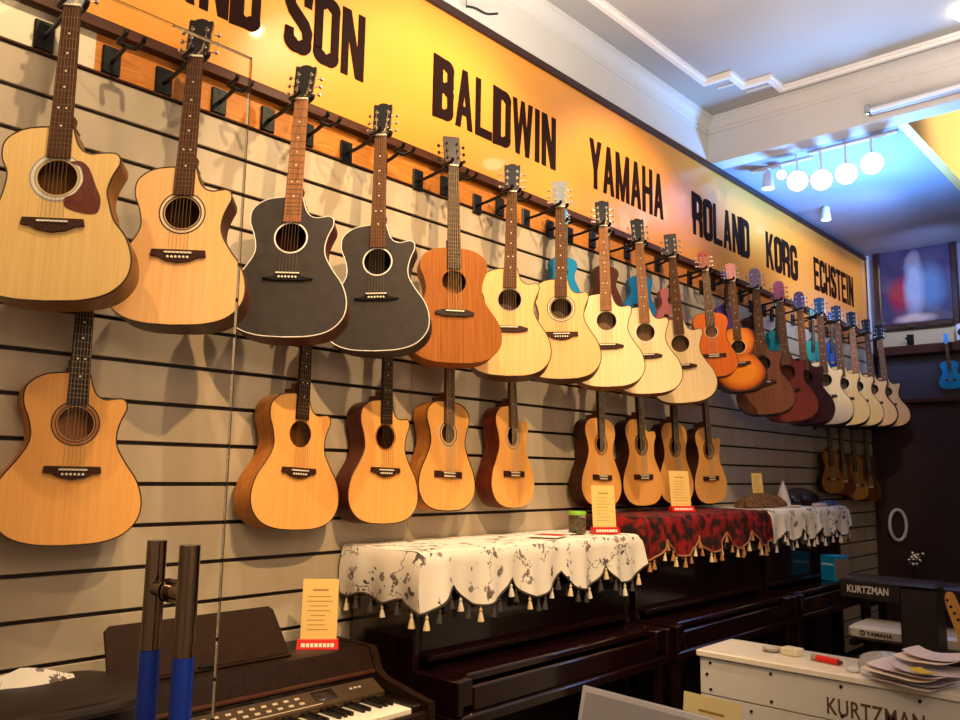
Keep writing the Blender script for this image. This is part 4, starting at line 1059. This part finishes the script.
M_tape = mat('tape_white', (.82,.86,.88), .4)
tag(MB().tube([(.017*math.cos(a),.017*math.sin(a),.009) for a in [2*PI*i/20 for i in range(20)]], .008, 8, closed=True).obj('tape_roll', M_tape, None, T(1.528,3.16,.8605)), 'small white tape roll beside the red marker', 'tape roll')
tag(MB().rbox(-.04,.04,-.018,.018,0,.014,.004).obj('plastic_packet', M_tape, None, T(1.60,3.14,.8605) @ RZ(-.3)), 'flat pale blue plastic packet left of the paper heap', 'packet')
rnd = random.Random(4); z = .8612
M_pap = [mat('paper_a', (.88,.84,.88), .6), mat('paper_b', (.80,.78,.84), .6), mat('paper_c', (.90,.86,.80), .6)]
def sheet(cx, cy, z, rz, w, d, curl, m, tilt=0.):
    mb = MB(); v = []; n_ = 10
    for s_ in (0, -.0015):
        for i in range(n_+1):
            for j in range(5):
                x = -w/2+w*i/n_; y = -d/2+d*j/4; v.append((x, y, s_+curl*max(0, (abs(x)/(w/2))**3)+.003*math.sin(x*25+y*18+rz*9)+tilt*(x+w/2)))
    k_ = (n_+1)*5; f = []
    for i in range(n_):
        for j in range(4):
            a = i*5+j; f.append((a,a+1,a+6,a+5)); f.append((k_+a,k_+a+5,k_+a+6,k_+a+1))
    for i in range(n_): f += [(i*5,i*5+5,k_+i*5+5,k_+i*5),(i*5+4,k_+i*5+4,k_+i*5+9,i*5+9)]
    for j in range(4): f += [(j,k_+j,k_+j+1,j+1),(n_*5+j,n_*5+j+1,k_+n_*5+j+1,k_+n_*5+j)]
    mb.add(v, f, 0, True); return mb, T(cx, cy, z) @ RZ(rz)
desc = ['bottom white folder overhanging the white piano edge','lilac paper second from the bottom of the heap','cream paper in the middle of the heap','pale grey paper in the upper heap','lilac paper skewed near the top of the heap','creased white sheet below the topmost page','large topmost white page of the heap, tilted right']
for i in range(7):
    w, d = rnd.uniform(.22,.27), rnd.uniform(.15,.19)
    mb, M_ = sheet(1.735+rnd.uniform(-.02,.02)+.012*i*(i > 3), 3.13+rnd.uniform(-.02,.015)+.012*i*(i>4), z+.012*i+.004, rnd.uniform(-.35,.15), w, d, .008+.003*i, M_pap[i % 3], .12 if i > 4 else .02)
    tag(mb.obj('paper_sheet', M_pap[i % 3], None, M_), desc[i], 'paper', 'papers heaped on the white piano')
mb, M_ = sheet(1.79, 3.04, z+.060, -.5, .07, .05, .006, None)
tag(mb.obj('yellow_note', mat('note_yellow', (.88,.75,.12), .5), None, M_), 'small yellow note poking out of the paper heap', 'note')
tag(blob(12, .10, .07, .065, amp=.25).obj('plastic_bag', mat('plastic_clear', (.76,.78,.84), .15, trans=.35), None, T(1.62,3.27,.8605)), 'crumpled clear plastic bag left of the paper heap', 'plastic bag')

# black keyboard on stand, silver keyboard, pedestal
bk = thing('black_keyboard', 'black keyboard with its maker name in white above the silver keyboard', 'keyboard', T(.84, 5.0, .86))
MB().rbox(0, .95, 0, .30, 0, .115, .012).obj('case', mat('kb_black', (.16,.12,.12), .4), bk)
text_mesh('KURTZMAN', .056, mat('white_print', (.85,.82,.82), .5), bk, T(.045, -.0005, .04) @ RX90, .72, .0012, .0008, 'maker_name', 1.05)
st = thing('keyboard_stand', 'dark two-tier metal stand under the black and silver keyboards', 'keyboard stand', T(.84, 5.0, 0))
for x in (.12, .82):
    MB().rbox(x, x+.04, .29, .33, 0, .858, .004).obj('post', M_blackmetal, st); MB().rbox(x, x+.04, .02, .29, .82, .858, .004).obj('upper_arm', M_blackmetal, st)
    MB().rbox(x, x+.04, -.22, .29, .645, .679, .004).obj('lower_arm', M_blackmetal, st); MB().rbox(x-.01, x+.05, -.22, .36, 0, .03, .004).obj('foot', M_blackmetal, st)
MB().rbox(.16,.82,.30,.32,.30,.34,.004).obj('crossbar', M_blackmetal, st)
sk = thing('silver_keyboard', 'silver keyboard with its maker name printed small, below the black keyboard', 'keyboard', T(.955, 4.78, .68))
M_silv = mat('kb_silver', (.80,.77,.73), .4, .1)
MB().rbox(0, 1.05, 0, .32, 0, .075, .018).obj('case', M_silv, sk)
mb = MB()
text_mesh('YAMAHA', .029, mat('dark_print', (.12,.10,.10), .5), sk, T(.10, -.0005, .028) @ RX90, 1.05, .0012, .0008, 'maker_name', 1.05)
MB().tube([(.078+.012*math.cos(a),-.0005,.039+.012*math.sin(a)) for a in [2*PI*i/18 for i in range(18)]], .003, 5, closed=True).box(.0765,.0795,-.001,0,.030,.048).obj('logo', mat('dark_print', (.12,.10,.10), .5), sk)
MB().box(.29,.43,-.001,.001,.037,.050).obj('label_strip', mat('strip_grey', (.35,.32,.30), .5), sk)
for i in range(8): MB().cyl((.66+.045*i,-.002,.042),(.66+.045*i,.002,.042),.012,n=14).obj('socket', M_black, sk)
pd = thing('dark_speaker', 'tall dark narrow cabinet in front of the two keyboards', 'cabinet', T(1.32, 4.45, 0))
MB().rbox(0, .165, 0, .17, 0, 1.02, .01).obj('cabinet_body', mat('pd_dark', (.15,.11,.11), .5), pd)
MB().rbox(-.006,.171,-.006,.176,1.02,1.035,.006).obj('cap', mat('pd_dark', (.15,.11,.11), .5), pd)
# blue box on the farthest piano key cover
bb_ = thing('blue_carton', 'bright blue carton with grey side left of the black keyboard', 'box', T(.51, 5.88, .8505) @ RZ(-.35))
MB().rbox(-.06,.06,-.07,.07,0,.17,.003).obj('carton', mat('carton_blue', (.05,.50,.72), .45), bb_)
MB().box(.0602,.0612,-.068,.068,.02,.148).obj('side_panel', mat('carton_grey', (.45,.38,.38), .5), bb_)
MB().box(-.05,.05,-.0715,-.0703,.105,.118).obj('white_band', mat('carton_pale', (.6,.8,.85), .5), bb_)
# electric guitar headstock in the foreground right
eg = thing('electric_guitar', 'maple headed electric guitar standing at the right edge', 'guitar', T(1.845, 4.2, .0) @ Matrix.Rotation(math.radians(-9),4,'Y'))
M_maple = wood('maple', (.82,.62,.34), (.76,.55,.28), (60,60,5), .35, .3)
hp = smoothpath([(-.035,1.055,0),(-.02,1.075,0),(.0,1.065,0),(.012,1.02,0),(.02,.97,0),(.028,.92,0),(.026,.88,0),(.0,.875,0),(-.018,.88,0),(-.022,.90,0),(-.03,.95,0),(-.038,1.02,0)], 4, True)
MB().prism([(p.x-.06, p.y) for p in hp], -.007, .007).obj('headstock', M_maple, eg)
MB().prism([(-.082,.885),(-.038,.885),(-.032,.42),(-.088,.42)], -.010, .008).obj('neck', M_maple, eg)
bo = smoothpath([(0,.42,0),(.07,.47,0),(.12,.44,0),(.11,.34,0),(.10,.26,0),(.15,.16,0),(.16,.06,0),(.08,.0,0),(-.06,.0,0),(-.16,.05,0),(-.16,.16,0),(-.11,.27,0),(-.12,.38,0),(-.10,.48,0),(-.04,.45,0)], 4, True)
MB().prism([(p.x-.06, p.y+.005) for p in bo], -.02, .025).obj('body', mat('egblack', (.08,.04,.04), .2, coat=.6), eg)
for i in range(6):
    MB().cyl((-.088+.009*i,-.013,1.04-.028*i),(-.088+.009*i,-.006,1.04-.028*i),.006,n=10).obj('tuning_peg', M_tunerblk, eg)
# dim things at the far right
rg = guitar('electric_guitar', 'dim red guitar standing in the dark before the end wall', 'guitar', (1.20, 6.9, .865), (1.17, 6.9, .005), 85, top=M_burg, side=M_burg, bind=None, board=M_walnut, head=M_redb, ros=None, pins=False, depth=.5)
tr = thing('chrome_tree', 'glinting cluster of chrome tuners on a dark stand right of the carton', 'stand', T(.98, 6.0, 0))
MB().cyl((0,0,0),(0,0,1.02),.012,n=8).obj('post', M_blackmetal, tr); MB().lathe([(0,.02),(.16,.015),(.17,0),(0,0)], 18).obj('base', M_blackmetal, tr)
for i in range(14):
    a = rnd.uniform(0,6.28); r_ = rnd.uniform(.01,.07); z_ = rnd.uniform(.97,1.07)
    MB().cyl((0,0,1.0),(r_*math.cos(a),r_*math.sin(a),z_),.004,n=6).lathe([(0,-.012),(.010,-.008),(.012,0),(.010,.008),(0,.012)],8,c=(r_*math.cos(a),r_*math.sin(a),z_)).obj('chrome_peg', M_chrome, tr)

# ------------------------------------------------------------------ glass door with pull handle, laptop, counter
gd = thing('glass_door', 'frameless clear glass door panel standing open at the left', 'glass door', T(1.45, 0, 0))
M_glass = mat('clear_glass', (1.,1.,1.), .0, trans=1., ior=1.12)
M_glass.node_tree.nodes['Principled BSDF'].inputs['Specular IOR Level'].default_value = .5
MB().box(-.004, .004, -.45, .672, .01, 2.22).obj('pane', M_glass, gd)
M_gedge = mat('glass_edge', (.34,.27,.17), .3, .2)
MB().box(-.004,.004,.6722,.6735,.01,2.2215).box(-.004,.004,-.45,.672,2.2202,2.2215).obj('polished_edge', M_gedge, gd)
M_ss = noisy('brushed_steel', (.60,.52,.44), (.50,.43,.36), 8, .12, metal=1., sc=(1,1,.1)); M_film = mat('blue_film', (.05,.22,.66), .3, coat=.3)
hd = thing('pull_handle', 'pair of brushed steel pull bars with blue film clamped to the glass door', 'door handle', T(1.45, .593, 0))
for sx in (-1, 1):
    b_ = MB().cyl((sx*.050,0,.62),(sx*.050,0,1.44),.0145,n=28).obj('pull_bar', M_ss, hd)
    MB().cyl((sx*.050,0,.70),(sx*.050,0,1.283 if sx < 0 else 1.288),.0151,n=28,caps=False).obj('blue_film', M_film, b_)
for z in (1.372, .72):
    MB().cyl((-.05,0,z),(-.0042,0,z),.012,n=20).cyl((.0042,0,z),(.05,0,z),.012,n=20).cyl((-.008,0,z),(-.0041,0,z),.017,n=20).cyl((.0041,0,z),(.008,0,z),.017,n=20).obj('standoff', M_ss, hd)
ct = thing('counter', 'low shop counter under the laptop at the bottom edge', 'counter', T(1.65, 1.60, 0))
MB().rbox(-.30,.5,-.38,.42,.76,.79,.004).obj('counter_top', M_dbrown, ct); MB().rbox(-.27,.47,-.35,.39,0,.76,.004).obj('counter_body', M_dbrown, ct)
lp = thing('laptop', 'open silver grey laptop screen rising at the bottom edge', 'laptop', T(1.60, 1.56, .7905) @ RZ(-.07))
M_lap = mat('laptop_silver', (.82,.83,.87), .45, .0)
MB().rbox(-.17,.17,-.23,.0,0,.018,.004).obj('base', M_lap, lp)
ls = MB().rbox(-.17,.17,-.004,.004,0,.262,.003).obj('lid', M_lap, lp, T(0,.0,.016) @ Matrix.Rotation(math.radians(-14),4,'X'))
MB().box(-.155,.155,-.0052,-.004,.012,.248).obj('screen', mat('screen_grey', (.66,.66,.70), .35), ls)
MB().box(-.1555,.1555,-.0056,-.0045,.2475,.2495).box(-.1565,-.155,-.0056,-.0045,.012,.2495).box(.155,.1565,-.0056,-.0045,.012,.2495).obj('screen_rim', mat('rim_light', (.75,.73,.72), .4), ls)
MB().rbox(-.15,.15,-.11,-.02,.018,.020,.001).obj('keyboard', M_black, lp)
pc = price_card('cream price card on the counter before the white piano, cut by the bottom edge', (1.565, 1.985, .7905), -.08, .165, .20, False, 8, mat('card_cream', (.96,.90,.68), .6))

# ------------------------------------------------------------------ camera
f_ = 817.
dY = Vector((760,124,f_)).normalized(); a_ = 100.; b_ = -(f_*f_+760*a_)/124.
dZ = Vector((a_,b_,f_)).normalized(); dX = dY.cross(dZ)
# camera axes in the world: image right, image up, backward
r_ = Vector((dX.x,dY.x,dZ.x)); u_ = -Vector((dX.y,dY.y,dZ.y)); k_ = -Vector((dX.z,dY.z,dZ.z))
cam = bpy.data.cameras.new('camera'); co = bpy.data.objects.new('camera', cam); COL.objects.link(co)
co.matrix_world = Matrix(((r_.x,u_.x,k_.x,2.6),(r_.y,u_.y,k_.y,0),(r_.z,u_.z,k_.z,1.55),(0,0,0,1)))
cam.sensor_width = 36; cam.lens = f_/960*36; cam.clip_start = .05; scene.camera = co

# ------------------------------------------------------------------ light
def lamp(kind, loc, aim, power, col, size=.1, angle=60, blend=.5, nm='lamp'):
    l = bpy.data.lights.new(nm, kind); l.energy = power; l.color = lin(col) if max(col) <= 1 else col
    if kind == 'SPOT': l.spot_size = math.radians(angle); l.spot_blend = blend; l.shadow_soft_size = size
    elif kind == 'AREA': l.size = size
    else: l.shadow_soft_size = size
    o = bpy.data.objects.new(nm, l); COL.objects.link(o); o.location = loc
    o.rotation_euler = (Vector(aim)-Vector(loc)).to_track_quat('-Z', 'Y').to_euler(); return o
WARM = (1.,.87,.68); AMB = (1.,.82,.60)
for y, p in ((-.5,70),(.9,100),(2.3,142),(3.8,142)):
    lamp('SPOT', (1.35, y, 4.0), (.05, y+.25, 2.3), p, WARM, .03, 82, .5, 'track_spot')
lamp('POINT', (2.9, .6, 3.0), (0,0,0), 36, AMB, .15, nm='room_fill')  # added unseen fill for the general light of the shop
lamp('SPOT', (2.6, 1.2, 3.9), (.1, 2.6, 1.5), 350, (1.,.82,.58), .04, 60, .8, 'fill_spot')  # added unseen fill, brightens the lower row from the front
lamp('AREA', (1.1, 2.4, 3.0), (1.1, 2.4001, 4.1), 38, (1.,.96,.90), .8, nm='ceiling_fill')  # added fill without a fixture, lifts the ceiling and upper wall
lamp('AREA', (1.5, 4.3, 3.0), (1.5, 4.3001, 4.1), 9, (.97,.97,1.), .8, nm='ceiling_fill')  # second added fill below the ceiling, also without a fixture
lamp('POINT', (3.7, .2, 2.7), (0,0,0), 58, (1.,.92,.82), .2, nm='room_fill')  # added fill from the camera side for counter and white piano
lamp('SPOT', (3.4, 6.9, 4.0), (1.26, 6.9, 4.35), 300, (1.,.92,.78), .1, 75, .6, 'rear_wall_fill')  # added to brighten the yellow soffit wall, no lamp known there
BLUE = (.42,.68,1.)
lamp('SPOT', (.80, 5.8, 3.0), (.75, 5.8, 3.8), 170, BLUE, .12, 150, .6, 'soffit_fill')  # added light that carries the bright spotlights' blue spill onto the soffit
lamp('SPOT', (1.1, 6.3, 3.4), (.0, 7.0, 3.3), 90, (.62,.74,1.), .1, 100, 1., 'cool_fill')  # added to turn the far name board bluish, as lens flare would
lamp('SPOT', (1.1, 5.2, 3.3), (.2, 7.0, 2.30), 60, (1.,.92,.80), .05, 34, .7, 'warm_spot')
lamp('SPOT', (1.15, 7.3, 3.4), (.45, 8.45, 3.3), 60, (.62,.74,1.), .08, 80, .9, 'cool_fill')  # added to brighten the picture and the end wall around it
w = bpy.data.worlds.new('world'); scene.world = w; w.use_nodes = True
w.node_tree.nodes['Background'].inputs['Color'].default_value = (.9,.6,.4,1); w.node_tree.nodes['Background'].inputs['Strength'].default_value = .05
vs = scene.view_settings; vs.view_transform = 'Standard'; vs.look = 'None'; vs.exposure = .2; vs.gamma = 1
vs.use_curve_mapping = False
